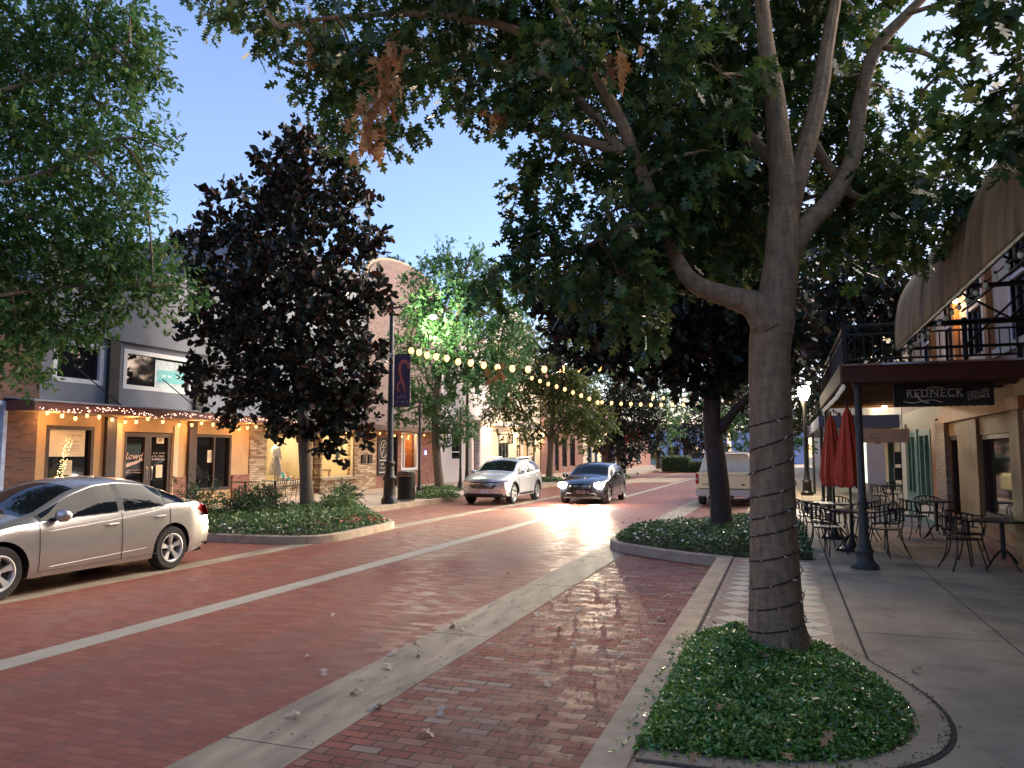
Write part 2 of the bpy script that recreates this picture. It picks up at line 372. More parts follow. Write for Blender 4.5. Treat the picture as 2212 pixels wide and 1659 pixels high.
g.b2(-3.41, -2.77, y, Y1, -.02, .004); struct('gutter_band', g, m_gutter)
struct('centre_band', MB().b2(-6.50, -6.20, Y0, Y1, -.02, .005), m_stripe)
struct('parking_band', MB().b2(-9.28, -9.11, Y0, Y1, -.02, .004).b2(-9.09, -8.9, Y0, Y1, -.02, .0045), m_gutter)
# right sidewalk slab (opening for the planters is covered by soil on top)
struct('sidewalk', MB().b2(-1.0, 3.3, Y0, Y1, -.2, .15), m_walk)
struct('kerb', MB().b2(-1.07, -.82, Y0, 3.6, -.2, .162).b2(-1.07, -.82, 3.612, 9.8, -.2, .162).b2(-1.07, -.82, 9.812, 12.7, -.2, .162).b2(-1.07, -.82, 19.5, Y1, -.2, .162), m_kerb, bevel=.012)
sheet('paver_strip', [(-.80, 6.6), (.37, 6.6), (.37, 12.72), (-.80, 12.72)], .155, m_paver)
sheet('paver_strip', [(-.80, 19.5), (.37, 19.5), (.37, 70), (-.80, 70)], .155, m_paver)
struct('sidewalk_band', MB().b2(.37, .565, 6.7, 60, .1, .159), m_conc, bevel=.004)
def joint(x0, y0, x1, y1, wd=.014, z=.1535):
    d = Vector((x1-x0, y1-y0, 0)).normalized(); n = Vector((-d.y, d.x, 0))*wd/2
    return [(x0+n.x, y0+n.y, z), (x1+n.x, y1+n.y, z), (x1-n.x, y1-n.y, z), (x0-n.x, y0-n.y, z)]
jm = MB()
for a in [(.578, 6.8, .578, 60, .022), (1.80, Y0, 1.80, 60, .012), (.36, 6.8, .36, 12.7, .02), (-.81, 4.4, -.81, 12.7, .03, .158)]: jm.add(joint(*a[:4], *(a[4:])), [(0, 1, 2, 3)])
for yy in (1.2, 4.2, 7.9, 11.6, 15.3, 19, 22.7, 26.4, 30, 34, 38): jm.add(joint(.6 if yy > 5 else .9, yy, 3.14, yy, .010), [(0, 1, 2, 3)])
struct('sidewalk_joints', jm, m_dark)
# near planter: curved concrete band and dirt line
arc = [(.30, 7.25), (.48, 7.05), (.60, 6.75), (.74, 6.35), (.86, 5.95), (.90, 5.5), (.84, 5.1), (.68, 4.78), (.42, 4.52), (.1, 4.37), (-.3, 4.28), (-.81, 4.26)]
arc = [tuple(p)[:2] for p in catmull([(x, y, 0) for x, y in arc], 5)]
cen = Vector((-.05, 5.7))
def ring(pts, a, b, z0, z1):
    mb = MB(); k = len(pts); v = []
    nrm = []
    for i in range(k):
        d = Vector(pts[min(i+1, k-1)])-Vector(pts[max(i-1, 0)]); n = Vector((d.y, -d.x)).normalized()
        if n.dot(Vector(pts[i])-cen) < 0: n = -n
        nrm.append(n)
    for (x, y), n in zip(pts, nrm): v += [(x+n.x*a, y+n.y*a, z0), (x+n.x*b, y+n.y*b, z0), (x+n.x*b, y+n.y*b, z1), (x+n.x*a, y+n.y*a, z1)]
    f = [(0, 1, 2, 3)]
    for i in range(k-1):
        for j in range(4): f.append((4*i+j, 4*i+(j+1) % 4, 4*i+4+(j+1) % 4, 4*i+4+j))
    f.append((4*k-4, 4*k-3, 4*k-2, 4*k-1)); return mb.add(v, f)
struct('planter_band', ring(arc, -.17, -.004, .1, .161), m_conc)
struct('planter_joint', ring(arc, -.002, .028, .1, .1545), m_dark)
inner = [(x-(x-cen.x)*.24, y-(y-cen.y)*.14) for x, y in arc]
near_poly = [(-.78, 4.42)]+[p for p in reversed(inner) if p[0] > -.7]+[(.1, 7.2), (-.25, 7.35), (-.6, 7.2), (-.78, 7.0)]
sheet('soil_bed', near_poly, .166, m_soil)

def smooth_poly(p, n=4): return [tuple(q)[:2] for q in catmull([(x, y, 0) for x, y in p], n)]
def kerb_ring(name, pts, wd, h, m):
    mb = MB(); k = len(pts); v = []
    for i in range(k):
        d = Vector(pts[min(i+1, k-1)])-Vector(pts[max(i-1, 0)]); n = Vector((-d.y, d.x)).normalized()*wd
        x, y = pts[i]; v += [(x, y, -.1), (x+n.x*.12, y+n.y*.12, h-.02), (x+n.x*.3, y+n.y*.3, h), (x+n.x, y+n.y, h), (x+n.x, y+n.y, -.1)]
    f = [(0, 1, 2, 3, 4)]
    for i in range(k-1):
        for j in range(5): f.append((5*i+j, 5*i+(j+1) % 5, 5*i+5+(j+1) % 5, 5*i+5+j))
    f.append(tuple(5*(k-1)+j for j in range(5))); return struct(name, mb.add(v, f), m)
isl2 = smooth_poly([(-.83, 12.72), (-1.05, 12.76), (-1.8, 13.15), (-2.6, 13.75), (-3.05, 14.2), (-3.27, 14.8), (-3.27, 15.5), (-2.95, 16.5), (-2.2, 17.7), (-1.4, 18.9), (-1.0, 19.6)], 4)
kerb_ring('kerb', list(reversed(isl2)), .15, .165, m_kerb)
isl2_in = [(x+.12, y+.1) for x, y in isl2[4:-2]]
poly2 = [(-.86, 12.86)]+isl2_in+[(-.8, 19.4), (.36, 19.4), (.36, 12.86)]
sheet('soil_bed', poly2, .158, m_soil)
isl1 = smooth_poly([(-12, 12.85), (-11.2, 12.83), (-9.7, 12.9), (-9.1, 13.05), (-8.8, 13.4), (-8.72, 14.0), (-8.8, 15.4), (-8.93, 16.5), (-9.2, 17.0), (-9.7, 17.6), (-10.7, 18.9), (-12, 20.5)], 4)
kerb_ring('kerb', isl1, .16, .165, m_kerb)
isl1_in = [(x-.14, y+.06 if y < 15 else y-.1) for x, y in isl1]
poly1 = isl1_in+[(-12.1, 20.3), (-13.9, 20.3), (-14.3, 13.2), (-12, 13.0)]
sheet('soil_bed', poly1, .158, m_soil)
struct('sidewalk', MB().b2(-18.6, -12.12, Y0, Y1, -.2, .15), mat('left_sidewalk_concrete', (.36, .29, .235), .7, var=.15, scale=.8, bump=.2, bscale=150))
struct('kerb', MB().b2(-12.12, -11.95, Y0, 12.84, -.2, .165).b2(-12.12, -11.95, 20.55, 57.5, -.2, .165).b2(-12.12, -11.95, 66, Y1, -.2, .165), m_kerb, bevel=.012)
# far corner bulb with a pale concrete apron
far = smooth_poly([(-12, 47.5), (-11.2, 48), (-10.4, 49.3), (-10.2, 51), (-10.3, 53.5), (-10.9, 56), (-12, 57.5)], 3)
kerb_ring('kerb', far, .18, .165, m_kerb)
sheet('sidewalk_corner', [(x-.15, y) for x, y in far]+[(-12.2, 57), (-12.2, 48)], .158, m_conc)
sheet('crosswalk', [(-10.2, 46.5), (-6.6, 49), (-6.6, 58), (-10.2, 56)], .006, m_conc)
# ---------------------------------------------------------------- vehicles
m_glass = glassy('car_glass', (.006, .008, .010), .02, spec=.2)
m_tyre = mat('tyre_rubber', (.022, .021, .02), .85, var=.3, scale=9, bump=.2)
m_rim = mat('alloy_rim', (.50, .49, .47), .35, metal=.35, var=.1)
m_black = mat('black_trim', (.012, .012, .013), .62, var=.2)
m_chrome = mat('chrome', (.75, .75, .76), .12, metal=1, var=.03)
m_silver = paint('silver_paint', (.43, .415, .40), .75, .27, .08, dirt=(.30, .25, .2))
m_silver2 = paint('light_silver_paint', (.60, .61, .60), .55, .25)
m_blackp = paint('black_paint', (.012, .012, .016), .3, .15)
m_cream = paint('cream_paint', (.80, .69, .42), .1, .3)
m_red = mat('tail_lens', (.35, .012, .012), .12, var=.15)
m_amber = mat('amber_lens', (.5, .16, .02), .12, var=.1)
m_lens = mat('clear_lens', (.55, .57, .6), .08, metal=.7, var=.3, scale=25)
m_plate = mat('number_plate', (.7, .72, .72), .4, var=.05)
m_under = mat('underbody', (.012, .011, .01), .9)
m_headlit = emis('lit_headlamp', (1, .93, .78), 300)

def interp(pts, x, sm=True):
    xs = [p[0] for p in pts]; zs = [p[1] for p in pts]
    if not sm: return float(np.interp(x, xs, zs))
    return float(np.mean([np.interp(x+d, xs, zs) for d in (-.09, -.06, -.03, 0, .03, .06, .09)]))

def car(name, label, cat, P, paintm, group=None):
    root = thing(name, label, cat, (0, 0, 0), group)
    L, W = P['L'], P['W']/2; wr = P['wheel_r']; ar = P.get('arch_r', wr+.055); ax = P['axles']; sill = P['sill']
    def plan(x):   # half width of the body along its length
        return W*interp(P.get('plan', [(0, .86), (.25, .95), (.7, .99), (1.5, 1), (L-1.3, 1), (L-.6, .975), (L-.2, .93), (L, .86)]), x)
    def defo(p):
        x, y, z = p; q = min(1, abs(y)/W)
        fx = max(0, 1-x/.9)**1.2; rx = max(0, 1-(L-x)/.8)**1.2
        x2 = x+P.get('sweepF', .28)*q**2.6*fx-P.get('sweepR', .2)*q**2.6*rx
        zf = (z-P.get('nosez', .5)); x2 += P.get('noselean', .5)*max(0, zf)**2*fx+.25*max(0, -zf)**1.5*fx
        zr = (z-P.get('tailz', .62)); x2 -= P.get('taillean', .55)*max(0, zr)**2*rx+.35*max(0, -zr)**1.5*rx
        return (x2, y, z)
    def zbot(x):
        z = interp(P.get('low', [(0, sill+.06), (.5, sill), (L-.6, sill), (L, sill+.1)]), x)
        for a in ax:
            d = abs(x-a)
            if d < ar: z = max(z, wr+math.sqrt(max(0, ar*ar-d*d)))
        return z
    belt = lambda x: interp(P['belt'], x); top = lambda x: interp(P['top'], x); rail = lambda x: interp(P['rail'], x)
    def railw(x): return plan(x)*interp(P['railw'], x)
    def section(t): return float(np.interp(t, [0, .12, .3, .55, .8, .93, 1], [.955, .985, .998, 1, .985, .97, .945]))
    def side_y(x, z):
        zb = interp(P.get('low', [(0, sill+.06), (.5, sill), (L-.6, sill), (L, sill+.1)]), x); zt = belt(x)
        if z <= zt: return plan(x)*section((z-zb)/(zt-zb))
        t = (z-zt)/max(.02, rail(x)-zt); return plan(x)*.945*(1-t)+railw(x)*t
    xs = set(np.linspace(0, L, 76).round(4)) | {.02, .05, .1, L-.02, L-.05, L-.1}
    for a in ax:
        for th in np.linspace(0, math.pi, 19): xs.add(round(a+ar*math.cos(th), 4))
        xs.add(round(a-ar-.002, 4)); xs.add(round(a+ar+.002, 4))
    for k in P['glass'].values():
        for v in k: xs.add(round(v, 4))
    xs = sorted(xs); NL = [0, .06, .15, .28, .42, .56, .7, .82, .92, 1]; NG = [.05, .35, .65, .94, 1]; NT = [.12, .3, .5, .75, 1]
    G = P['glass']; body = MB(); glass = {}; trim = MB(); rows = []; nr = 0
    for x in xs:
        zb, zt, zr, zz = zbot(x), belt(x), rail(x), top(x); ring_ = []
        zlow = interp(P.get('low', [(0, sill+.06), (.5, sill), (L-.6, sill), (L, sill+.1)]), x)
        for t in NL:
            z = zb+(zt-zb)*t; ring_.append((x, plan(x)*section((z-zlow)/(zt-zlow)), z))
        for t in NG:
            z = zt+(zr-zt)*t; bow = math.sin(math.pi*t)*.035*min(1, (zr-zt)/.3); ring_.append((x, plan(x)*.945*(1-t)+railw(x)*t+bow, z))
        for t in NT:
            ring_.append((x, railw(x)*(1-t), zr+(zz-zr)*math.sin(t*math.pi/2)**.8))
        rows.append(ring_); nr = len(ring_)
    nl, ng = len(NL), len(NG)
    def kind(i, j):
        xm = (xs[i]+xs[i+1])/2; h = rail(xm)-belt(xm)
        if nl-1 <= j < nl+ng-1 and h > .03:
            for n_, key in (('side_window', 'front'), ('side_window', 'rear'), ('side_window', 'quarter')):
                if key in G and G[key][0] < xm < G[key][1]:
                    if j == nl-1: return 'trim'
                    if j < nl+ng-2: return key
                    return 'body'
            if 'black' in G and G['black'][0] < xm < G['black'][1] and j > nl-1 and j < nl+ng-2: return 'trim2'
        if j >= nl+ng-1:
            if G['shield'][0] < xm < G['shield'][1] and j > nl+ng-1: return 'windscreen'
            if 'back' in G and G['back'][0] < xm < G['back'][1] and j > nl+ng-1: return 'rear_window'
        return 'body'
    buckets = {}
    for i in range(len(xs)-1):
        for j in range(nr-1):
            buckets.setdefault(kind(i, j), []).append((i, j))
    def mk(cells, sides=(1, -1)):
        mb = MB()
        for sgn in sides:
            idx = {}
            def vi(i, j):
                if (i, j) not in idx:
                    x, y, z = rows[i][j]; idx[(i, j)] = len(mb.v); mb.v.append(defo((x, sgn*y, z)))
                return idx[(i, j)]
            for i, j in cells:
                f = (vi(i, j), vi(i+1, j), vi(i+1, j+1), vi(i, j+1)); mb.f.append(f if sgn > 0 else f[::-1]); mb.mi.append(0)
        return mb
    b = mk(buckets['body'])
    for i, rv in ((0, 1), (len(xs)-1, 0)):       # nose and tail caps
        for j in range(nr-1):
            a, c = rows[i][j], rows[i][j+1]; n = 10; o = len(b.v)
            for q in range(n+1):
                t = 1-2*q/n; b.v.append(defo((a[0], a[1]*t, a[2]))); b.v.append(defo((c[0], c[1]*t, c[2])))
            for q in range(n): b.f.append((o+2*q, o+2*q+1, o+2*q+3, o+2*q+2)); b.mi.append(0)
    bo = b.build('body', paintm, root, smooth=True, fix=False)
    bm = bmesh.new(); bm.from_mesh(bo.data); bmesh.ops.remove_doubles(bm, verts=bm.verts, dist=.0015); bmesh.ops.recalc_face_normals(bm, faces=bm.faces); bm.to_mesh(bo.data); bm.free()
    bo.data.polygons.foreach_set('use_smooth', [True]*len(bo.data.polygons)); bo.data.set_sharp_from_angle(angle=R(38))
    for key in ('front', 'rear', 'quarter'):
        if key in buckets:
            for sg in (1, -1):
                gl = mk(buckets[key], (sg,)).build('side_window', m_glass, root, smooth=True)
    for key in ('windscreen', 'rear_window'):
        if key in buckets:
            gl = mk(buckets[key]); o = gl.build(key, m_glass, root, smooth=True, fix=False); bm = bmesh.new(); bm.from_mesh(o.data)
            bmesh.ops.remove_doubles(bm, verts=bm.verts, dist=.002); bmesh.ops.recalc_face_normals(bm, faces=bm.faces); bm.to_mesh(o.data); bm.free(); o.data.polygons.foreach_set('use_smooth', [True]*len(o.data.polygons))
    def runs(cells):
        out = []
        for c_ in sorted(cells):
            if out and c_[0] <= out[-1][-1][0]+1: out[-1].append(c_)
            else: out.append([c_])
        return out
    for sg in (1, -1):
        for rc in runs(buckets.get('trim', [])): mk(rc, (sg,)).build('window_trim', P.get('trim', m_chrome), root)
        for rc in runs(buckets.get('trim2', [])): mk(rc, (sg,)).build('door_pillar', m_black, root)
    # patches
    def spatch(poly4, off=.006, n=8, m_=6, sgn=1):
        """quad (x,z) corners on the body side, with a rim back to the surface"""
        mb = MB(); (x0, z0), (x1, z1), (x2, z2), (x3, z3) = poly4; g_ = []
        for a in range(n+1):
            u = a/n; row = []
            for c in range(m_+1):
                v = c/m_; x = (x0*(1-u)+x1*u)*(1-v)+(x3*(1-u)+x2*u)*v; z = (z0*(1-u)+z1*u)*(1-v)+(z3*(1-u)+z2*u)*v
                ed = a in (0, n) or c in (0, m_); row.append(len(mb.v)); mb.v.append(defo((x, sgn*(side_y(x, z)+(off if not ed else -.004)), z)))
            g_.append(row)
        for a in range(n):
            for c in range(m_): mb.f.append((g_[a][c], g_[a+1][c], g_[a+1][c+1], g_[a][c+1])); mb.mi.append(0)
        return mb
    def fpatch(poly4, off=.012, n=8, m_=5, rear=False, mb=None):
        """quad (y,z) corners on the nose or tail"""
        mb = mb or MB(); (x0, z0), (x1, z1), (x2, z2), (x3, z3) = poly4; g_ = []; sg = -1 if not rear else 1; X = 0 if not rear else L
        for a in range(n+1):
            u = a/n; row = []
            for c in range(m_+1):
                v = c/m_; y = (x0*(1-u)+x1*u)*(1-v)+(x3*(1-u)+x2*u)*v; z = (z0*(1-u)+z1*u)*(1-v)+(z3*(1-u)+z2*u)*v
                ed = a in (0, n) or c in (0, m_); p = defo((X, y, z)); row.append(len(mb.v)); mb.v.append((p[0]+sg*(off if not ed else -.01), p[1], p[2]))
            g_.append(row)
        for a in range(n):
            for c in range(m_): mb.f.append((g_[a][c], g_[a+1][c], g_[a+1][c+1], g_[a][c+1])); mb.mi.append(0)
        return mb
    # seams and handles
    for xd in P.get('doors', []):
        zb = sill+.05; pts = [defo((xd+P.get('doorlean', 0)*(z-.6), side_y(xd, z)+.0015, z)) for z in np.linspace(zb+.02, belt(xd)-.01, 12)]
        for sg in (1, -1): MB().tube([(p[0], sg*p[1], p[2]) for p in pts], .0045, 5).build('door_seam', m_black, root)
    if P.get('doors'):
        for sg in (1, -1):
            MB().tube([(lambda q: (q[0], sg*q[1], q[2]))(defo((x, side_y(x, sill+.07)+.001, sill+.07))) for x in np.linspace(P['doors'][0], P['doors'][-1], 20)], .004, 5).build('door_seam', m_black, root)
    for hx, hz in P.get('handles', []):
        for sg in (1, -1):
            h = MB(); yy = side_y(hx, hz); h.tube([(hx-.11, sg*(yy+.004), hz-.004), (hx-.085, sg*(yy+.03), hz), (hx+.085, sg*(yy+.03), hz+.006), (hx+.11, sg*(yy+.004), hz+.006)], [.01, .014, .014, .01], 8)
            h.build('door_handle', paintm, root, smooth=True)
    if 'mirror' in P:
        mx_, mz = P['mirror']
        for sg in (1, -1):
            mr = MB(); yy = side_y(mx_, belt(mx_)); mr.lathe((0, 0, 0), [(.012, -.115), (.05, -.105), (.075, -.06), (.085, 0), (.08, .06), (.055, .1), (.012, .115)], 14)
            vs = [Vector(v) for v in mr.v]; mr.v = [(mx_+v.x*.9+abs(v.z)*.25, sg*(yy+.13)+v.z*sg*.98, mz+v.y*1.0) for v in vs]
            mo = mr.build('door_mirror', P.get('mirror_m', paintm), root, smooth=True)
            MB().tube([(mx_+.0, sg*(yy-.01), mz-.06), (mx_, sg*(yy+.1), mz-.03)], [.03, .022], 8).build('mirror_arm', m_black, mo)
    # wheels
    for a in ax:
        for sg in (1, -1):
            yo = sg*(W-.025); wh = thing_child('wheel', root); tw = .22; ym = yo-sg*tw/2
            def wl(prof, n=36):
                mb = MB().lathe((0, 0, 0), prof, n); mb.v = [(a+v[0], ym+v[2]*sg, wr+v[1]) for v in mb.v]; return mb
            rr = wr*.66
            t_ = wl([(rr, -tw/2+.01), (wr*.9, -tw/2), (wr*.985, -tw/2+.03), (wr, -tw/2+.06), (wr, tw/2-.06), (wr*.985, tw/2-.03), (wr*.9, tw/2), (rr+.012, tw/2-.004), (rr, tw/2-.02), (rr, -tw/2+.03)]).build('tyre', m_tyre, wh, smooth=True)
            rim = MB()
            def pt(r, th, d): return (a+r*math.cos(th), ym+sg*d, wr+r*math.sin(th))
            N = 40; o = len(rim.v)
            for q in range(N):
                th = 2*math.pi*q/N
                for r, d in ((rr+.004, tw/2+.002), (rr-.012, tw/2+.006), (rr-.03, tw/2-.015), (rr-.035, -tw/2+.02)): rim.v.append(pt(r, th, d))
            for q in range(N):
                for k in range(3): A = o+4*q+k; B = o+4*((q+1) % N)+k; rim.f.append((A, B, B+1, A+1)); rim.mi.append(0)
            ns = P.get('spokes', 5)
            for q in range(ns):
                th = 2*math.pi*q/ns+P.get('spoke_rot', .3)
                for e in ((-.13, .02), (.02, .13)) if P.get('split', True) else ((-.1, .1),):
                    r0, r1 = .045, rr-.02; c0, c1 = (e[0]+e[1])/2*.9, (e[0]+e[1])/2*1.75; w0 = .30; w1 = .10 if P.get('split', True) else .12
                    vs = [pt(r0, th+c0-w0, tw/2-.03), pt(r0, th+c0+w0, tw/2-.03), pt(r1, th+c1+w1, tw/2-.008), pt(r1, th+c1-w1, tw/2-.008)]
                    vb = [pt(r0, th+c0-w0, tw/2-.07), pt(r0, th+c0+w0, tw/2-.07), pt(r1, th+c1+w1, tw/2-.05), pt(r1, th+c1-w1, tw/2-.05)]
                    rim.add(vs+vb, [(0, 1, 2, 3), (4, 5, 6, 7), (0, 1, 5, 4), (1, 2, 6, 5), (2, 3, 7, 6), (3, 0, 4, 7)])
            h = MB().lathe((0, 0, 0), [(.01, .0), (.05, .0), (.055, .02), (.05, .045), (.01, .05)], 16); rim.add([(a+v[0], ym+sg*(tw/2-.065+v[2]), wr+v[1]) for v in h.v], h.f)
            rim.build('rim', P.get('rim', m_rim), wh)
            dk = MB().lathe((0, 0, 0), [(.01, 0), (rr-.04, 0), (rr-.04, .02), (.01, .02)], 24); MB().add([(a+v[0], ym+sg*(.02+v[2]), wr+v[1]) for v in dk.v], dk.f).build('brake_disc', m_under, wh)
    und = MB(); und.b2(.25, L-.25, -W+.22, W-.22, sill-.02, sill+.35)
    for a in ax:
        for sg in (1, -1):
            n = 14; vs = []
            for q in range(n+1):
                th = math.pi*q/n; x = a+(ar+.004)*math.cos(th); z = wr-.05+(ar+.054)*math.sin(th) if False else wr+(ar+.004)*math.sin(th)
                vs += [(x, sg*(W-.035), z), (x, sg*(W-.3), z), (x, sg*(W-.3), wr-.1)]
            o = len(und.v); und.v += vs
            for q in range(n): und.f += [(o+3*q, o+3*q+3, o+3*q+4, o+3*q+1), (o+3*q+1, o+3*q+4, o+3*q+5, o+3*q+2)]; und.mi += [0, 0]
    und.build('underbody', m_under, root)
    return root, spatch, fpatch, defo, side_y
def thing_child(name, parent):
    o = bpy.data.objects.new(name, None); COL.objects.link(o); o.parent = parent; o.empty_display_size = .1; BASE[o.name] = BASE.get(parent.name, Vector((0, 0, 0))); return o

# silver sedan, nearest on the left kerb (nose towards the camera)
SED = dict(L=4.87, W=1.85, wheel_r=.335, arch_r=.39, axles=(.98, 3.78), sill=.22, nosez=.5, sweepF=.35, sweepR=.28, tailz=.55, taillean=.75,
    top=[(0, .66), (.1, .74), (.5, .87), (1.25, 1.0), (1.5, 1.06), (2.05, 1.34), (2.45, 1.455), (2.9, 1.475), (3.4, 1.43), (3.9, 1.29), (4.35, 1.12), (4.7, 1.08), (4.87, 1.04)],
    belt=[(0, .58), (.3, .74), (1.2, .90), (2.0, .93), (3.2, .97), (3.9, 1.01), (4.5, 1.03), (4.87, .97)],
    rail=[(0, .62), (.3, .78), (1.25, .95), (1.5, .99), (2.05, 1.24), (2.45, 1.365), (2.9, 1.395), (3.4, 1.34), (3.9, 1.175), (4.25, 1.06), (4.5, 1.05), (4.87, 1.0)],
    railw=[(0, .75), (1.25, .80), (1.5, .83), (2.1, .73), (2.9, .69), (3.6, .70), (4.2, .74), (4.87, .80)],
    glass=dict(shield=(1.38, 2.22), back=(3.55, 4.2), front=(1.55, 2.75), rear=(2.86, 3.62), quarter=(3.66, 4.05), black=(1.5, 4.1)),
    doors=(1.5, 2.8, 3.72), handles=((2.62, .80), (3.5, .845)), mirror=(1.72, .99), spokes=5, spoke_rot=.35)
sed, sp, fp, df, sy = car('parked_car', 'silver four-door sedan seen from its side, nearest parked car on the left', 'car', SED, m_silver, 'cars parked along the street')
L = SED['L']
for sg in (1, -1):
    tl = sp([(L-.40, .90), (L-.002, .76), (L-.002, .98), (L-.18, 1.0)], .008, sgn=sg).build('tail_light', m_red, sed, smooth=True)
    fp([(sg*.62, .80), (sg*.90, .78), (sg*.90, .97), (sg*.62, .93)], rear=True).build('tail_light', m_red, sed, smooth=True)
    sp([(.05, .62), (.62, .78), (.55, .68), (.05, .52)], .008, sgn=sg).build('headlight', m_lens, sed, smooth=True)
    fp([(sg*.50, .60), (sg*.80, .60), (sg*.80, .70), (sg*.50, .66)]).build('headlight', m_lens, sed, smooth=True)
fp([(-.5, .42), (.5, .42), (.6, .62), (-.6, .62)]).build('grille', m_black, sed)
fp([(-.7, .24), (.7, .24), (.75, .36), (-.75, .36)]).build('lower_grille', m_black, sed)
fp([(-.85, .30), (.85, .30), (.85, .34), (-.85, .34)], rear=True).build('bumper_crease', m_black, sed)
for sg in (1, -1):   # dark wear mark behind the front wheel, crease lines
    sp([(1.41, .36), (1.50, .30), (1.49, .84), (1.41, .80)], .003, sgn=sg).build('scuffed_panel', mat('scuffed_panel', (.06, .055, .05), .6, var=.6, scale=14), sed) if sg > 0 else None
    cr = MB(); cr.tube([df((x, sg*(sy(x, z)+.001), z)) for x, z in [(1.6+.1*i, .79+.0065*i+(.0011*max(0, i-10)**1.5)) for i in range(29)]], .0035, 6); cr.build('body_crease', m_silver, sed, smooth=True)
    cr = MB(); cr.tube([df((x, sg*(sy(x, z)+.0), z)) for x, z in [(1.65+.1*i, .335+.004*i) for i in range(17)]], .003, 6); cr.build('sill_crease', m_silver, sed, smooth=True)
ant = MB().add([(2.5, -.02, 1.46), (2.5, .02, 1.46), (2.62, .0, 1.50), (2.64, 0, 1.465)], [(0, 1, 2), (1, 2, 3), (0, 2, 3)])
sed.rotation_euler = (0, 0, R(90)); sed.location = (-9.97, 5.80, 0)

# light silver crossover
SUV = dict(L=4.65, W=1.84, wheel_r=.36, arch_r=.43, axles=(.92, 3.64), sill=.27, nosez=.62, noselean=.8, sweepF=.35, tailz=.7, sweepR=.2,
    top=[(0, .88), (.08, .98), (.5, 1.07), (1.2, 1.16), (1.4, 1.21), (1.9, 1.50), (2.3, 1.62), (3.0, 1.66), (3.9, 1.60), (4.3, 1.48), (4.55, 1.15), (4.65, .9)],
    belt=[(0, .80), (.3, .93), (1.2, 1.03), (2, 1.06), (3.2, 1.12), (4.2, 1.2), (4.5, 1.1), (4.65, .85)],
    rail=[(0, .84), (.3, .98), (1.2, 1.11), (1.4, 1.15), (1.9, 1.41), (2.3, 1.53), (3.0, 1.57), (3.9, 1.50), (4.3, 1.40), (4.55, 1.12), (4.65, .88)],
    railw=[(0, .78), (1.2, .83), (1.4, .85), (2, .76), (3, .73), (4, .74), (4.65, .8)],
    glass=dict(shield=(1.3, 2.1), back=(4.1, 4.5), front=(1.5, 2.65), rear=(2.75, 3.6), quarter=(3.68, 4.1), black=(1.45, 4.15)),
    doors=(1.42, 2.7, 3.6), handles=((2.5, .93), (3.4, .96)), mirror=(1.62, 1.12), spokes=5, spoke_rot=.1)
suv, sp, fp, df, sy = car('parked_car', 'light silver crossover with black grille parked at the left kerb beyond the flower island', 'car', SUV, m_silver2, 'cars parked along the street')
for sg in (1, -1):
    fp([(sg*.50, .75), (sg*.86, .80), (sg*.86, .88), (sg*.50, .84)]).build('headlight', m_lens, suv, smooth=True)
    sp([(.02, .80), (.45, .94), (.40, .88), (.02, .74)], .008, sgn=sg).build('headlight', m_lens, suv, smooth=True)
    fp([(sg*.58, .44), (sg*.84, .46), (sg*.82, .56), (sg*.66, .54)], .014).build('fog_light', m_lens, suv)
    for x0, x1 in ((1.42, 3.14),): sp([(x0, .30), (x1, .30), (x1, .40), (x0, .40)], .01, sgn=sg).build('sill_cladding', m_black, suv)
    for a in SUV['axles']:
        cl = MB(); pts = [df((a+.445*math.cos(t), sg*(sy(a+.445*math.cos(t), .36+.445*math.sin(t))), .36+.445*math.sin(t))) for t in np.linspace(.05, math.pi-.05, 20)]; cl.tube(pts, .028, 6); cl.build('arch_cladding', m_black, suv)
fp([(-.46, .56), (.46, .56), (.60, .73), (-.60, .73)], .016).build('grille', m_black, suv)
gb = MB()
for z in (.60, .64, .68): fp([(-.46-.7*(z-.56), z), (.46+.7*(z-.56), z), (.46+.7*(z-.56), z+.008), (-.46-.7*(z-.56), z+.008)], .022, mb=gb)
gb.build('grille_bars', m_chrome, suv)
fp([(-.60, .755), (.60, .755), (.84, .825), (-.84, .825)], .014, m_=3).build('upper_grille', m_black, suv)
fp([(-.55, .745), (.55, .745), (.55, .757), (-.55, .757)], .02).build('chrome_bar', m_chrome, suv)
em = MB(); em.box((-.03+.03, 0, .775), (.02, .16, .045)); em.box((.0, 0, .775), (.022, .06, .075)); em.v = [df(v) for v in em.v]; em.v = [(x-.03, y, z) for x, y, z in em.v]; em.build('emblem', m_chrome, suv)
fp([(-.85, .27), (.85, .27), (.80, .41), (-.80, .41)], .018).build('lower_bumper', m_black, suv)
fp([(-.24, .38), (.08, .38), (.08, .53), (-.24, .53)], .03).build('number_plate', m_plate, suv)
for sg in (1, -1): MB().tube([(2.0, sg*.60, 1.60), (2.15, sg*.605, 1.66), (3.6, sg*.61, 1.67), (3.8, sg*.6, 1.62)], .014, 6).build('roof_rail', m_chrome, suv)
suv.rotation_euler = (0, 0, R(90)); suv.location = (-10.08, 25.05, 0)

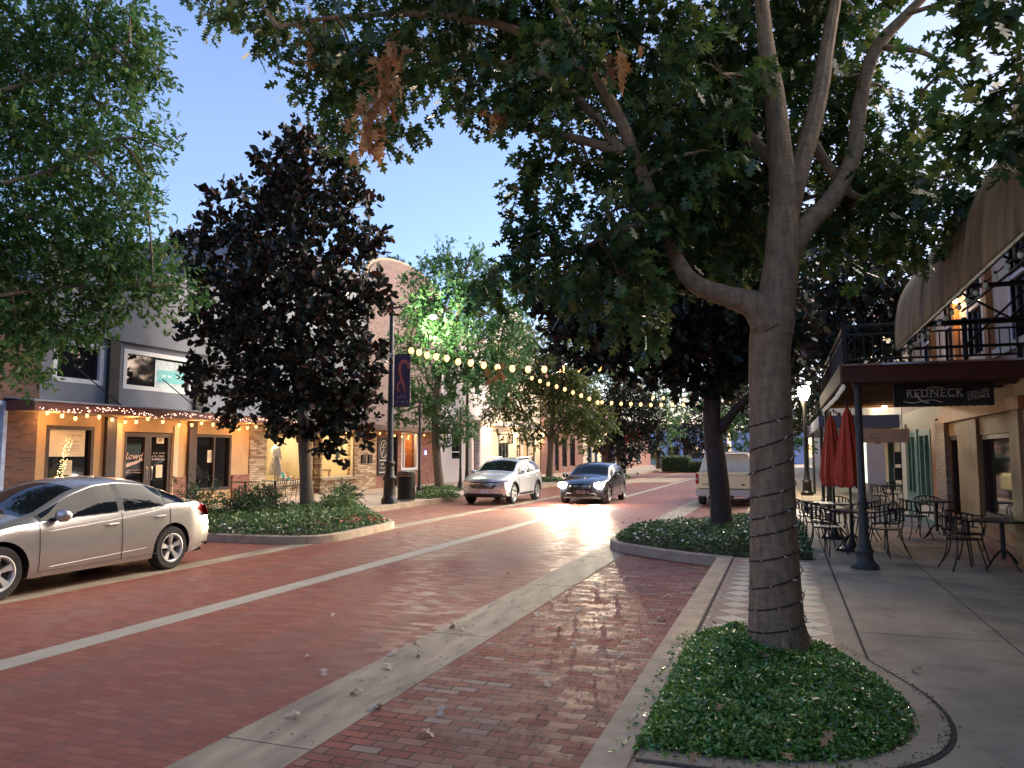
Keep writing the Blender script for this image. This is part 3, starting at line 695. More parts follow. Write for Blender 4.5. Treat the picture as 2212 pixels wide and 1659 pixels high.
# dark car driving towards the camera with its headlights on
BLK = dict(L=4.45, W=1.80, wheel_r=.33, arch_r=.385, axles=(.88, 3.55), sill=.22, nosez=.5, sweepF=.35, sweepR=.2, tailz=.6,
    top=[(0, .72), (.1, .80), (.5, .90), (1.15, .99), (1.4, 1.05), (1.95, 1.36), (2.35, 1.46), (3.0, 1.49), (3.8, 1.42), (4.2, 1.25), (4.45, .95)],
    belt=[(0, .64), (.3, .76), (1.2, .89), (2, .93), (3.2, .98), (4.1, 1.04), (4.45, .85)],
    rail=[(0, .68), (.3, .80), (1.15, .94), (1.4, .99), (1.95, 1.27), (2.35, 1.37), (3.0, 1.41), (3.8, 1.33), (4.2, 1.18), (4.45, .9)],
    railw=[(0, .78), (1.15, .83), (1.4, .85), (2, .75), (3, .72), (4, .74), (4.45, .8)],
    glass=dict(shield=(1.28, 2.15), back=(3.85, 4.25), front=(1.5, 2.6), rear=(2.7, 3.5), quarter=(3.56, 3.95), black=(1.45, 4.0)),
    doors=(1.4, 2.65, 3.5), handles=((2.45, .80), (3.35, .84)), mirror=(1.6, .99))
blk, sp, fp, df, sy = car('driving_car', 'black hatchback driving towards the viewer with both headlights glaring', 'car', BLK, m_blackp)
for sg in (1, -1):
    hb = MB().sphere((0, 0, 0), .13, 16, 10, .85); hb.v = [(df((0, sg*.66, .68))[0]-.03+v[0]*.6, sg*.66+v[1]*1.45, .68+v[2]) for v in hb.v]; hl = hb.build('headlight', m_headlit, blk, smooth=True)
fp([(-.42, .60), (.42, .60), (.46, .70), (-.46, .70)], .014).build('grille', m_black, blk)
fp([(-.44, .645), (.44, .645), (.44, .66), (-.44, .66)], .022).build('chrome_bar', m_chrome, blk)
fp([(-.7, .26), (.7, .26), (.62, .42), (-.62, .42)], .014).build('lower_grille', m_black, blk)
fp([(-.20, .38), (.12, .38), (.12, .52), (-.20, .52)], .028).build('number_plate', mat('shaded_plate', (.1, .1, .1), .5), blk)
blk.rotation_euler = (0, 0, R(90)); blk.location = (-6.88, 26.4, 0)
for sg in (1, -1):
    lo = light('SPOT', (0, 0, 0), 3200, (1, .80, .52), blk, .05, 'headlight_beam', spot_size=R(52), spot_blend=.6)
    lo.location = (-.12, sg*.64, .68); lo.rotation_euler = Vector((-1, sg*.02+.12, -.02)).to_track_quat('-Z', 'Y').to_euler()

# cream pickup truck seen from behind, parked at the right kerb
pt_ = thing('parked_pickup', 'cream pickup truck with a canopy seen from behind, partly hidden by dark tree trunk', 'pickup truck', (0, 0, 0), 'cars parked along the street')
W2 = .99
b = MB(); b.prismy([(-W2, .62), (-W2+.02, .56), (-.9, .50), (.9, .50), (W2-.02, .56), (W2, .62), (W2, .98), (W2-.03, 1.12), (W2-.06, 1.16), (-W2+.06, 1.16), (-W2+.03, 1.12), (-W2, .98)], .12, 2.35)
b.prismy([(-W2, .50), (W2, .50), (W2, 1.0), (W2-.05, 1.10), (-W2+.05, 1.10), (-W2, 1.0)], 2.37, 5.4)
body = b.build('body', m_cream, pt_, bevel=.03)
c = MB(); c.add([(-.93, .9, 1.14), (.93, .9, 1.14), (.93, 3.9, 1.12), (-.93, 3.9, 1.12), (-.74, 1.15, 1.80), (.74, 1.15, 1.80), (.74, 3.2, 1.83), (-.74, 3.2, 1.83)], [(0, 1, 5, 4), (1, 2, 6, 5), (2, 3, 7, 6), (3, 0, 4, 7), (4, 5, 6, 7), (0, 3, 2, 1)])
m_cap = mat('canopy_grey', (.48, .46, .42), .4, var=.1)
cab = c.build('canopy', m_cap, pt_, bevel=.03)
MB().add([(-.84, .97, 1.19), (.80, .97, 1.19), (.66, 1.145, 1.74), (-.70, 1.145, 1.74), (-.84, .955, 1.19), (.80, .955, 1.19), (.66, 1.13, 1.74), (-.70, 1.13, 1.74)], [(0, 1, 2, 3), (4, 5, 6, 7), (0, 1, 5, 4), (1, 2, 6, 5), (2, 3, 7, 6), (3, 0, 4, 7)]).build('rear_window', m_glass, cab)
MB().box((0, 1.05, 1.845), (1.62, .6, .045)).build('roof_spoiler', mat('white_spoiler', (.75, .75, .76), .3, var=.05), pt_, bevel=.015)
for sg in (1, -1):
    MB().add([(sg*.935, 1.25, 1.19), (sg*.925, 2.15, 1.19), (sg*.79, 2.0, 1.68), (sg*.80, 1.38, 1.68)], [(0, 1, 2, 3)]).build('side_window', m_glass, cab)
    MB().box((sg*.915, .105, .93), (.105, .035, .34)).build('tail_light', m_red, pt_, bevel=.01); MB().box((sg*.915, .083, .93), (.085, .008, .07)).build('reverse_light', m_lens, pt_)
MB().prismy([(-.86, .60), (.86, .60), (.86, 1.10), (-.86, 1.10)], .085, .125).build('tailgate', m_cream, pt_, bevel=.012)
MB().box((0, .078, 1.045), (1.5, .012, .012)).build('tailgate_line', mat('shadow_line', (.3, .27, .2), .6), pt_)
MB().box((0, .078, .595), (1.8, .02, .02)).build('tailgate_gap', m_black, pt_)
text('F-150', .09, m_black, TM((-.62, .078, .74), '-y'), 'lettering', pt_, .003)
ov = MB().lathe((0, 0, 0), [(.004, 0), (.05, 0), (.05, .006), (.004, .008)], 16); MB().add([(.62+v[0]*1.3, .08-v[2], .74+v[1]*.6) for v in ov.v], ov.f).build('emblem', mat('dark_emblem', (.02, .03, .08), .3), pt_)
MB().prismy([(-.98, .40), (-.93, .34), (.93, .34), (.98, .40), (.97, .56), (-.97, .56)], -.05, .13).build('bumper', m_cap, pt_, bevel=.03)
MB().box((.25, -.0, .33), (.12, .2, .09)).build('tow_bar', m_black, pt_)
for sg in (1, -1):
    for yy in (1.05, 4.4):
        wh = thing_child('wheel', pt_); t = MB().lathe((0, 0, 0), [(.2, -.12), (.34, -.12), (.37, -.09), (.37, .09), (.34, .12), (.2, .12)], 26); MB().add([(sg*.84+v[2], yy+v[0], .37+v[1]) for v in t.v], t.f).build('tyre', m_tyre, wh, smooth=True)
        t = MB().lathe((0, 0, 0), [(.01, -.08), (.2, -.09), (.2, .09), (.01, .08)], 20); MB().add([(sg*.84+v[2], yy+v[0], .37+v[1]) for v in t.v], t.f).build('rim', m_rim, wh)
MB().b2(-.8, .8, .3, 5.2, .33, .52).build('underbody', m_under, pt_)
pt_.location = (-1.98, 27.15, 0)
# ---------------------------------------------------------------- left side of the street
FX = -18.5
def fy(px, py=950): return at_x(px, py, FX).y
m_stucco = mat('grey_blue_stucco', (.17, .18, .21), .85, var=.12, scale=1.2, bump=.25, bscale=60)
m_tan = mat('tan_stucco', (.50, .33, .17), .8, var=.08, scale=3, bump=.2, bscale=70)
m_beam = mat('black_beam', (.018, .016, .016), .7, var=.3)
m_white = mat('white_frame', (.62, .62, .62), .5, var=.05)
m_darkwood = mat('dark_brown_frame', (.045, .025, .018), .5, var=.3, stretch=(1, 1, .2))
m_pane = glassy('window_pane', (.010, .010, .012), .04)
m_shop = glassy('shop_pane', (.01, .01, .01), .03, .9)
m_fascia = mat('maroon_fascia', (.10, .028, .022), .6, var=.2)
m_awtop = mat('awning_top', (.22, .23, .26), .6, var=.15)
STN = [(.50, .38, .24), (.40, .29, .18), (.58, .46, .31), (.34, .22, .13), (.46, .36, .25), (.28, .17, .10)]
m_stone = bricks('ledge_stone', 'yz', .32, .085, .006, STN, (.16, .11, .07), .8, 1.2, gap=.02)
m_stonex = bricks('ledge_stone_side', 'xz', .32, .085, .006, STN, (.16, .11, .07), .8, 1.2, gap=.02)
RB = [(.26, .10, .07), (.22, .085, .06), (.30, .13, .09), (.19, .07, .055)]
m_rbrick = bricks('red_brick_wall', 'yz', .21, .075, .006, RB, (.25, .2, .16), .85, .5)
m_pinkbrick = bricks('pink_brick_wall', 'yz', .21, .075, .006, [(.20, .14, .125), (.17, .115, .105), (.23, .165, .15)], (.22, .185, .17), .85, .4)
m_whitewall = mat('white_render', (.60, .54, .52), .8, var=.06, scale=2)
m_cream2 = mat('cream_render', (.62, .52, .36), .8, var=.07, scale=2)
m_roofdark = mat('dark_metal_roof', (.07, .075, .12), .55, var=.15)
m_paper = mat('pinned_paper', (.72, .62, .42), .8, var=.04)
m_ink = mat('faded_ink', (.24, .15, .08), .8)
m_warm = emis('warm_bulb', (1, .46, .14), 2.2)
m_fairy = emis('fairy_light', (1, .55, .42), 2.2)
m_fairyw = emis('fairy_light_glint', (1, .85, .4), 1.3)
m_ceil = emis('lit_ceiling_panel', (1, .86, .6), 5)
m_wire = mat('black_wire', (.012, .012, .012), .7)

def framed(parent, y0, y1, z0, z1, X, fw, mf, mp, depth=.08, mull=(), trans=(), name='window', out=.012):
    f = MB(); f.b2(X-depth, X+out, y0, y1, z1-fw, z1); f.b2(X-depth, X+out, y0, y1, z0, z0+fw); f.b2(X-depth, X+out, y0, y0+fw, z0+fw, z1-fw); f.b2(X-depth, X+out, y1-fw, y1, z0+fw, z1-fw)
    for a in mull: f.b2(X-depth+.01, X+out-.005, a-fw*.35, a+fw*.35, z0+fw, z1-fw)
    for a in trans: f.b2(X-depth+.012, X+out-.007, y0+fw, y1-fw, a-fw*.35, a+fw*.35)
    fo = f.build(name, mf, parent); xp = X-depth*.6; MB().add([(xp, y0+fw*.8, z0+fw*.8), (xp, y1-fw*.8, z0+fw*.8), (xp, y1-fw*.8, z1-fw*.8), (xp, y0+fw*.8, z1-fw*.8)], [(0, 1, 2, 3)]).build('pane', mp, fo, fix=False); return fo

# grey-blue building with the tan storefront
gb_ = thing('storefront_building', 'grey blue stucco building with two wide upper windows above the lit awning', 'building', (FX, 14.4, 0))
win1 = (15.0, 16.62, 3.76, 4.92); win2 = (17.32, 20.12, 3.74, 4.94)
wA = (14.92, 16.42, .55, 2.56); wD = (17.48, 19.36, .15, 2.46); wC = (20.35, 22.15, .55, 2.46)
wall_cells(MB(), FX-.3, FX, 14.4, 23.1, 3.0, 5.12, [win1, win2]).build('upper_wall', m_stucco, gb_)
MB().b2(FX-.3, FX+.14, 14.4, 23.1, 5.12, 7.35).build('parapet', m_stucco, gb_)
MB().b2(FX-9, FX+.2, 14.35, 23.15, 7.35, 7.5).build('parapet_cap', m_roofdark, gb_)
wall_cells(MB(), FX-.3, FX, 14.4, 23.1, .1, 3.0, [wA, wD, wC]).build('lower_wall', m_tan, gb_)
MB().b2(FX-9, FX-.3, 14.4, 14.7, 0, 7.3).b2(FX-9, FX-8.7, 14.7, 23.1, 0, 7.3).build('side_wall', m_stucco, gb_)
for wn, ml in ((win1, ()), (win2, ())): framed(gb_, *wn, FX, .13, m_white, m_pane, .14)
for y0, z0 in ((16.72, 2.95), (20.22, 2.95)):
    bm_ = MB(); bm_.b2(FX, FX+.13, y0, y0+.36, z0, 5.1); bm_.b2(FX, FX+.05, y0-.03, y0+.39, 5.0, 5.11); bm_.build('black_post', m_beam, gb_)
for y0 in (16.75, 20.0): MB().b2(FX, FX+.12, y0, y0+.34, .15, 2.86).build('timber_post', m_darkwood, gb_)
framed(gb_, *wA, FX, .1, m_darkwood, m_pane, .16); framed(gb_, *wC, FX, .1, m_darkwood, m_pane, .16, mull=(21.3,))
for y0 in (17.16, 19.40): MB().b2(FX, FX+.05, y0, y0+.2, .15, 2.7).build('door_surround', m_cream2, gb_)
for y0, y1 in ((16.45, 16.74), (17.12, 17.4), (19.44, 19.98), (22.2, 23.1)): MB().b2(FX, FX+.06, y0, y1, .15, 1.05).build('brick_base', m_rbrick, gb_)
dr = framed(gb_, 17.48, 18.42, .17, 2.44, FX-.04, .13, m_darkwood, m_pane, .1, name='door'); dr2 = framed(gb_, 18.42, 19.36, .17, 2.44, FX-.04, .13, m_darkwood, m_pane, .1, name='door')
for d_, yy in ((dr, 18.33), (dr2, 18.52)): MB().tube([(FX+.03, yy, 1.0), (FX+.07, yy, 1.05), (FX+.07, yy, 1.35), (FX+.03, yy, 1.4)], .014, 6).build('handle', m_chrome, d_)
m_lett = mat('window_lettering', (.72, .5, .42), .6)
text('Rowdy', .30, m_lett, TM((FX-.085, 17.95, 1.72), '+x'), 'lettering', dr, .003, shear=.4); lm = MB()
lm.prismx([(17.66, 1.50), (17.95, 1.56), (18.28, 1.66), (18.28, 1.61), (18.0, 1.48), (17.84, 1.44), (17.66, 1.38)], FX-.09, FX-.084); lm.build('logo_swash', m_lett, dr)
scribble(m_lett, (FX-.085, 17.95, 1.27), .62, .16, 2, '+x', dr)
text('201', .13, m_ink, TM((FX-.072, 18.95, 2.22), '+x'), 'lettering', dr2, .003); MB().b2(FX-.085, FX-.078, 18.8, 19.1, 2.12, 2.3).build('number_panel', m_paper, dr2)
scribble(m_lett, (FX-.085, 18.9, 1.72), .55, .3, 3, '+x', dr2)
for y0, z0, p in ((18.82, 1.05, dr2),): MB().b2(FX-.085, FX-.078, y0, y0+.26, z0, z0+.4).build('notice', m_paper, p)
def poster(name, label, y0, y1, z0, z1, X=FX-.07, lines=(), m=m_paper):
    t = thing(name, label, 'poster', (X, (y0+y1)/2, z0)); MB().b2(X, X+.006, y0, y1, z0, z1).build('sheet', m, t)
    for wd, ht, yy, zz, nl in lines: scribble(m_ink, (X+.008, yy, zz), wd, ht, nl, '+x', t, .001)
    return t
poster('poster', 'large tan notice taped high inside the leftmost storefront window', 15.08, 16.18, 1.72, 2.46, lines=[(.55, .13, 15.78, 2.3, 1), (.4, .07, 15.8, 2.14, 1), (.6, .2, 15.7, 1.95, 3)])
poster('poster', 'small tan paper notice below the large notice in the leftmost window', 15.52, 15.8, 1.22, 1.62, lines=[(.2, .22, 15.66, 1.45, 4)])
poster('poster', 'small tan paper notice on the window right of the double door', 21.05, 21.32, 1.5, 1.92, lines=[(.2, .22, 21.18, 1.75, 4)])

s_ = MB().lathe((0, 0, 0), [(.005, 0), (.085, 0), (.085, .01), (.005, .012)], 20); st = MB().add([(FX-.07+v[2], 16.2+v[0], 1.0+v[1]) for v in s_.v], s_.f).build('round_sticker', m_paper); tag(st, 'round tan sticker low in the leftmost storefront window', 'sticker')
# turquoise banner seen through the upper window
bn = thing('turquoise_banner', 'turquoise banner with pale writing behind the wide upper window', 'banner', (FX-.06, 19, 3.9))
m_turq = mat('turquoise_cloth', (.10, .42, .42), .5, var=.1)
MB().b2(FX-.062, FX-.058, 18.7, 19.82, 4.05, 4.45).build('cloth', m_turq, bn); MB().b2(FX-.066, FX-.063, 18.6, 19.86, 3.88, 4.75).build('backing', mat('pale_backing', (.42, .5, .52), .5), bn)
scribble(mat('pale_ink', (.6, .8, .8), .6), (FX-.057, 19.28, 4.26), .95, .34, 1, '+x', bn)

# flat awning along the storefronts
aw = thing('awning', 'long flat maroon-edged metal awning hung with lights over the left storefronts', 'awning', (FX, 20, 2.87))
MB().b2(-17.22, -17.17, 13.5, 26.6, 2.86, 3.12).b2(FX+.14, -17.22, 13.5, 13.55, 2.86, 3.12).b2(FX+.14, -17.22, 26.55, 26.6, 2.86, 3.12).build('fascia', m_fascia, aw)
MB().add([(FX, 13.45, 3.24), (FX, 26.65, 3.24), (-17.12, 26.65, 3.12), (-17.12, 13.45, 3.12), (FX, 13.45, 3.2), (FX, 26.65, 3.2), (-17.12, 26.65, 3.085), (-17.12, 13.45, 3.085)], [(0, 1, 2, 3), (4, 5, 6, 7), (0, 1, 5, 4), (1, 2, 6, 5), (2, 3, 7, 6), (3, 0, 4, 7)]).build('top_sheet', m_awtop, aw)
MB().b2(FX, -17.23, 13.56, 26.54, 2.87, 2.9).build('soffit', mat('tan_soffit', (.40, .27, .15), .8), aw)
for yy in (15.9, 18.95, 22.6, 25.6): MB().tube([(FX, yy-.1, 4.15), (-17.35, yy+.35, 3.13)], .018, 6).build('tie_rod', m_beam, aw)
aw2 = thing('awning', 'plain brown awning over the stone display windows', 'awning', (FX, 29, 2.87)); MB().b2(FX, -17.3, 26.7, 39.4, 2.9, 3.12).build('fascia', mat('brown_awning', (.10, .06, .04), .7), aw2)
# bulbs under the awning
def bulb_string(name, label, pts, n, m, r=.028, wire=.006, droop=0, hang=.07, lit=None, grp='strings of warm bulbs', glow=None, gcol=(1, .54, .22)):
    t = thing(name, label, 'string lights', pts[0], grp); cv = catmull(pts, 10); MB().tube(cv, wire, 5).build('wire', m_wire, t)
    tot = len(cv)-1
    proto = None
    for i in range(n):
        f = (i+.5)/n*tot; a = int(f); p = cv[a].lerp(cv[a+1], f-a) if a < tot else cv[-1]; p = Vector(p)+Vector((0, 0, -hang*(.7+.6*rnd.random())))
        if proto is None:
            b = MB(); b.sphere((0, 0, 0), r, 10, 6, 1.25); b.cur = 1; b.lathe((0, 0, r*1.0), [(r*.5, 0), (r*.55, r*.9), (r*.3, r*1.2)], 8)
            me_o = b.build('bulb', [m, m_wire], None, smooth=True, origin=(0, 0, 0)); proto = me_o; o = proto
        else: o = proto.copy(); COL.objects.link(o)
        o.parent = t; o.location = p-BASE[t.name]
        if glow and i % glow[0] == glow[0]//2: light('POINT', p+Vector((0, 0, -.05)), glow[1], gcol, t, .05, 'bulb_light')
    return t
pa = [(-17.05, 13.55, 2.92), (-17.02, 14.4, 2.80), (-17.05, 15.2, 2.88), (-17.02, 16.1, 2.74), (-17.05, 17.0, 2.86), (-17.02, 18.3, 2.72), (-17.05, 19.3, 2.86), (-17.02, 20.6, 2.70), (-17.05, 21.6, 2.84), (-17.02, 22.8, 2.74), (-17.05, 24, 2.86), (-17.04, 26.5, 2.8)]
bulb_string('bulb_string', 'warm globe bulbs hanging along the maroon awning edge', pa, 24, m_warm, .045, hang=.1, glow=(3, 9))
fl = thing('fairy_light_cluster', 'dense pinkish fairy lights wound along the maroon awning edge', 'string lights', (-17.1, 20, 2.8))
fm = MB()
for i in range(260):
    yy = 13.6+12.9*rnd.random(); fm.sphere((-17.13+.08*rnd.random(), yy, 2.93+.055*math.sin(yy*2.1)+rnd.gauss(0, .035)), .013, 6, 4)
fo = fm.build('fairy_light_beads', m_fairy, fl); fo['kind'] = 'stuff'; MB().tube(catmull([(-17.1, 13.6+i*.5, 2.93+.05*(-1)**i) for i in range(26)], 3), .008, 5).build('wire', m_wire, fl)
fl = thing('fairy_light_reflection', 'glowing beads put in as a column of fairy lights reflected in the leftmost storefront window', 'string lights', (FX+.03, 15.5, 1.0)); fm = MB()  # reflection of fairy lights put in as glowing beads before the glass
for i in range(85):
    t_ = rnd.random(); fm.sphere((FX+.03, 15.32+.28*t_+rnd.uniform(-.11, .11), 1.02+1.2*t_), .012, 6, 4)
fo = fm.build('fairy_light_beads', m_fairyw, fl); fo['kind'] = 'stuff'
for yy in (14.6, 17.2, 19.9, 22.4): light('POINT', (-17.9, yy, 2.72), 19, (1, .50, .18), aw, .08, 'soffit_light')

# neighbour on the far left edge
nb = thing('brick_building', 'dark brick building cut off by the left edge of the view', 'building', (FX, 10, 0))
wall_cells(MB(), FX-.3, FX+.35, 6, 14.38, .0, 6.2, [(10.9, 13.55, .9, 3.1)]).build('wall', bricks('dark_brick_wall', 'yz', .21, .075, .006, [(.12, .06, .045), (.09, .05, .04), (.15, .08, .055)], (.1, .08, .07), .85, .5), nb)
framed(nb, 10.9, 13.55, .9, 3.1, FX+.35, .1, mat('pale_blue_frame', (.35, .45, .6), .5), glassy('blue_pane', (.12, .2, .32), .1), .2)

# stone building with the two lit display windows
sb = thing('stone_building', 'stone faced shop with two bright display windows behind the dark left tree', 'building', (FX, 27, 0))
d1 = (24.05, 26.92, .66, 2.52); d2 = (27.74, 30.38, .76, 2.62); de = (27.02, 27.64, .15, 2.5)
wall_cells(MB(), FX-.35, FX+.05, 23.1, 32.3, 0, 3.1, [d1, d2, de]).build('stone_wall', m_stone, sb)
MB().b2(FX-.35, FX+.0, 23.1, 32.3, 3.1, 9.9).b2(FX-9, FX-.35, 32.0, 32.3, 0, 9.9).b2(FX-9, FX-.35, 23.1, 23.4, 0, 9.9).build('upper_wall', m_stucco, sb)
MB().b2(FX-9, FX+.15, 23.0, 32.35, 9.9, 10.1).build('roof_edge', m_roofdark, sb)
for d in (d1, d2):
    MB().b2(FX-.02, FX+.16, d[0]-.1, d[1]+.1, d[2]-.09, d[2]).build('window_sill', m_conc, sb)
    framed(sb, *d, FX-.05, .07, m_cream2, m_shop, .1)
    rm = MB(); X0 = FX-2.3
    rm.b2(X0-.05, X0, d[0]-.3, d[1]+.3, d[2]-.5, 3.0); rm.b2(X0, FX-.36, d[0]-.35, d[0]-.3, d[2]-.5, 3.0); rm.b2(X0, FX-.36, d[1]+.3, d[1]+.35, d[2]-.5, 3.0); rm.b2(X0, FX-.36, d[0]-.3, d[1]+.3, d[2]-.16, d[2]-.1); rm.b2(X0, FX-.36, d[0]-.3, d[1]+.3, 2.95, 3.0)
    rm.build('display_room', m_cream2, sb)
    MB().b2(FX-1.5, FX-.8, d[0]+.2, d[1]-.2, 2.925, 2.945).build('ceiling_lamp', m_ceil, sb); light('POINT', (FX-.9, (d[0]+d[1])/2, 2.7), 60, (1, .8, .5), sb, .15, 'shop_light')
# entrance wood panel between
MB().b2(FX-.5, FX-.42, 27.0, 27.66, .15, 2.5).build('shop_door', mat('brown_door', (.30, .17, .09), .6, stretch=(1, 6, .4)), sb)
for yy in (30.9, 31.5): MB().b2(FX+.05, FX+.13, yy, yy+.32, 1.35, 1.75).build('wall_box', m_black, sb)
m_dress = mat('striped_dress', (.30, .28, .28), .8, var=.5, scale=14, stretch=(1, 3, .3)); m_skirt = mat('white_cloth', (.75, .70, .66), .8, var=.15, scale=8); m_tabl = mat('display_wood', (.42, .26, .13), .6, var=.2)
def dress_form(y, label, low, up, h=1.55, x=FX-.75, z0=.7):
    t = thing('dress_form', label, 'mannequin', (x, y, z0), 'dressed mannequins in the display windows')
    MB().lathe((x, y, z0), [(.02, 0), (.18, .0), (.18, .02), (.02, .04), (.018, .6)], 12).build('stand', m_black, t)
    sk = MB(); sk.lathe((x, y, z0+.25), [(.27, 0), (.24, .2), (.17, .55), (.115, .72)], 18); sk.build('skirt', low, t, smooth=True)
    tp = MB(); tp.lathe((x, y, z0+.97), [(.115, 0), (.15, .12), (.17, .28), (.14, .38), (.055, .44), (.05, .50)], 16)
    for s in (-1, 1): tp.tube([(x, y+s*.15, z0+1.28), (x+.03, y+s*.23, z0+1.1), (x+.1, y+s*.2, z0+.9)], [.055, .045, .035], 8)
    tp.build('top', up, t, smooth=True); return t
dress_form(25.65, 'mannequin in a striped skirt and white top in the nearer display window', m_dress, m_skirt)
dress_form(26.3, 'shorter mannequin in white beside the striped one in the nearer display window', m_skirt, m_dress, x=FX-1.2)
tb = thing('display_table', 'pale sloping display stand of books in the nearer display window', 'display stand', (FX-.7, 26, .58)); m2 = MB()
m2.add([(FX-.35, 25.8, .6), (FX-.35, 26.85, .6), (FX-1.0, 26.8, 1.0), (FX-1.0, 25.9, 1.0), (FX-1.0, 25.9, .6), (FX-1.0, 26.8, .6)], [(0, 1, 2, 3), (0, 3, 4), (1, 5, 2), (2, 5, 4, 3), (0, 4, 5, 1)]); m2.build('slope', m_skirt, tb)
for i in range(6): MB().box((FX-.5-.3*(i//3), 25.95+.3*(i % 3), .74+.2*(i//3)), (.03, .2, .22), M=Matrix.Rotation(-.5, 3, 'Y')).build('book', [m_dress, m_turq, m_tabl][i % 3], tb)
tb = thing('display_table', 'wooden table with white and yellow goods in the farther display window', 'display stand', (FX-.8, 28.5, .66)); MB().b2(FX-1.2, FX-.5, 28.0, 29.3, 1.05, 1.11).build('table_top', m_tabl, tb)
for a in (28.08, 29.2):
    for q in (FX-1.15, FX-.55): MB().tube([(q, a, .66), (q, a, 1.05)], .03, 6).build('leg', m_tabl, tb)
gd = thing('flower_vase', 'yellow flowers in a white vase on the wooden display table', 'vase', (FX-.75, 28.7, 1.11)); MB().lathe((FX-.75, 28.7, 1.11), [(.05, 0), (.1, .1), (.07, .25), (.09, .3)], 14).build('vase', m_skirt, gd, smooth=True)
fb = MB()
for i in range(28): fb.sphere((FX-.75+rnd.gauss(0, .09), 28.7+rnd.gauss(0, .12), 1.52+rnd.gauss(0, .07)), .035, 6, 4)
fb.build('blossoms', mat('yellow_petals', (.75, .5, .08), .7), gd)

# dark brick building with the flower display and arched parapet
ab = thing('arched_building', 'pink brick building with a curved parapet rising behind the street trees', 'building', (FX, 36, 0))
wf = (34.9, 36.75, .95, 2.95); wo = (33.65, 34.55, .15, 2.8)
wall_cells(MB(), FX-.35, FX, 32.3, 39.5, 0, 3.2, [wf, wo]).build('lower_wall', m_rbrick, ab)
pp = [(31.3, 3.2), (39.5, 3.2)]+[(35.4+4.1*math.cos(t), 10.4+1.25*math.sin(t)) for t in np.linspace(0, math.pi, 18)]
MB().prismx(pp, FX-.35, FX+.1).build('upper_wall', m_pinkbrick, ab)
cap = MB(); cap.tube([(FX-.1, 35.4+4.15*math.cos(t), 10.4+1.3*math.sin(t)) for t in np.linspace(0, math.pi, 24)], .13, 8); cap.build('curved_coping', m_conc, ab)
framed(ab, *wf, FX, .12, m_white, m_shop, .15, mull=(35.25,)); framed(ab, *wo, FX, .08, m_darkwood, m_pane, .15)
rm = MB(); rm.b2(FX-1.9, FX-1.85, 34.7, 37, .5, 3.1); rm.b2(FX-1.85, FX-.36, 34.7, 34.75, .5, 3.1); rm.b2(FX-1.85, FX-.36, 36.9, 36.95, .5, 3.1); rm.b2(FX-1.85, FX-.36, 34.75, 36.9, .8, .85); rm.build('display_room', mat('orange_room', (.55, .22, .07), .7), ab)
light('POINT', (FX-.8, 35.8, 2.8), 55, (1, .66, .32), ab, .08, 'shop_light')
fv = thing('flower_bucket', 'pale yellow bucket of white flowers in the white framed window', 'bucket', (FX-.6, 35.7, .85)); MB().lathe((FX-.6, 35.7, .86), [(.13, 0), (.2, .55), (.2, .6)], 16).build('bucket', mat('yellow_bucket', (.75, .68, .25), .5), fv, smooth=True); fb = MB()
for i in range(60): fb.sphere((FX-.6+rnd.gauss(0, .13), 35.8+rnd.gauss(0, .25), 1.75+rnd.gauss(0, .16)), .05, 6, 4)
fb.build('blossoms', mat('cream_petals', (.75, .72, .45), .7), fv)
sg_ = thing('wall_sign', 'tall black sign with a pale oval emblem and lettering beside the stone pier', 'sign', (FX+.06, 33, .9)); MB().b2(FX+.01, FX+.05, 32.45, 33.5, .75, 2.6).build('board', m_black, sg_)
m_pale = mat('pale_lettering', (.62, .58, .54), .6)
el = MB(); el.tube([(FX+.06, 32.98+.32*math.cos(t), 2.02+.42*math.sin(t)) for t in np.linspace(0, 2*math.pi, 30)], .02, 6); el.tube(catmull([(FX+.06, 32.8, 1.75), (FX+.06, 33.0, 2.0), (FX+.06, 32.9, 2.2), (FX+.06, 33.1, 2.3)], 5), .018, 6); el.tube([(FX+.06, 32.8, 2.1), (FX+.06, 33.15, 2.12)], .014, 6); el.build('emblem', m_pale, sg_)
scribble(m_pale, (FX+.051, 32.98, 1.2), .6, .4, 2, '+x', sg_, .003); MB().b2(FX+.05, FX+.056, 32.6, 33.35, 1.46, 1.5).b2(FX+.05, FX+.056, 32.6, 33.35, .88, .92).build('rule', m_pale, sg_)
tag(MB().b2(FX+.02, FX+.06, 37.6, 37.7, 1.75, 1.95).build('blue_led_light', emis('blue_led', (.15, .2, 1), 8)), 'small blue light on the dark brick wall beyond the flower window', 'light')
bulb_string('bulb_string', 'warm bulbs strung over the stone display windows', [(-17.5, 26.9, 2.85), (-17.5, 29, 2.72), (-17.5, 31, 2.82), (-17.5, 33, 2.7), (-17.5, 35.2, 2.82), (-17.5, 38.5, 2.75)], 14, m_warm, .04, glow=(3, 18))

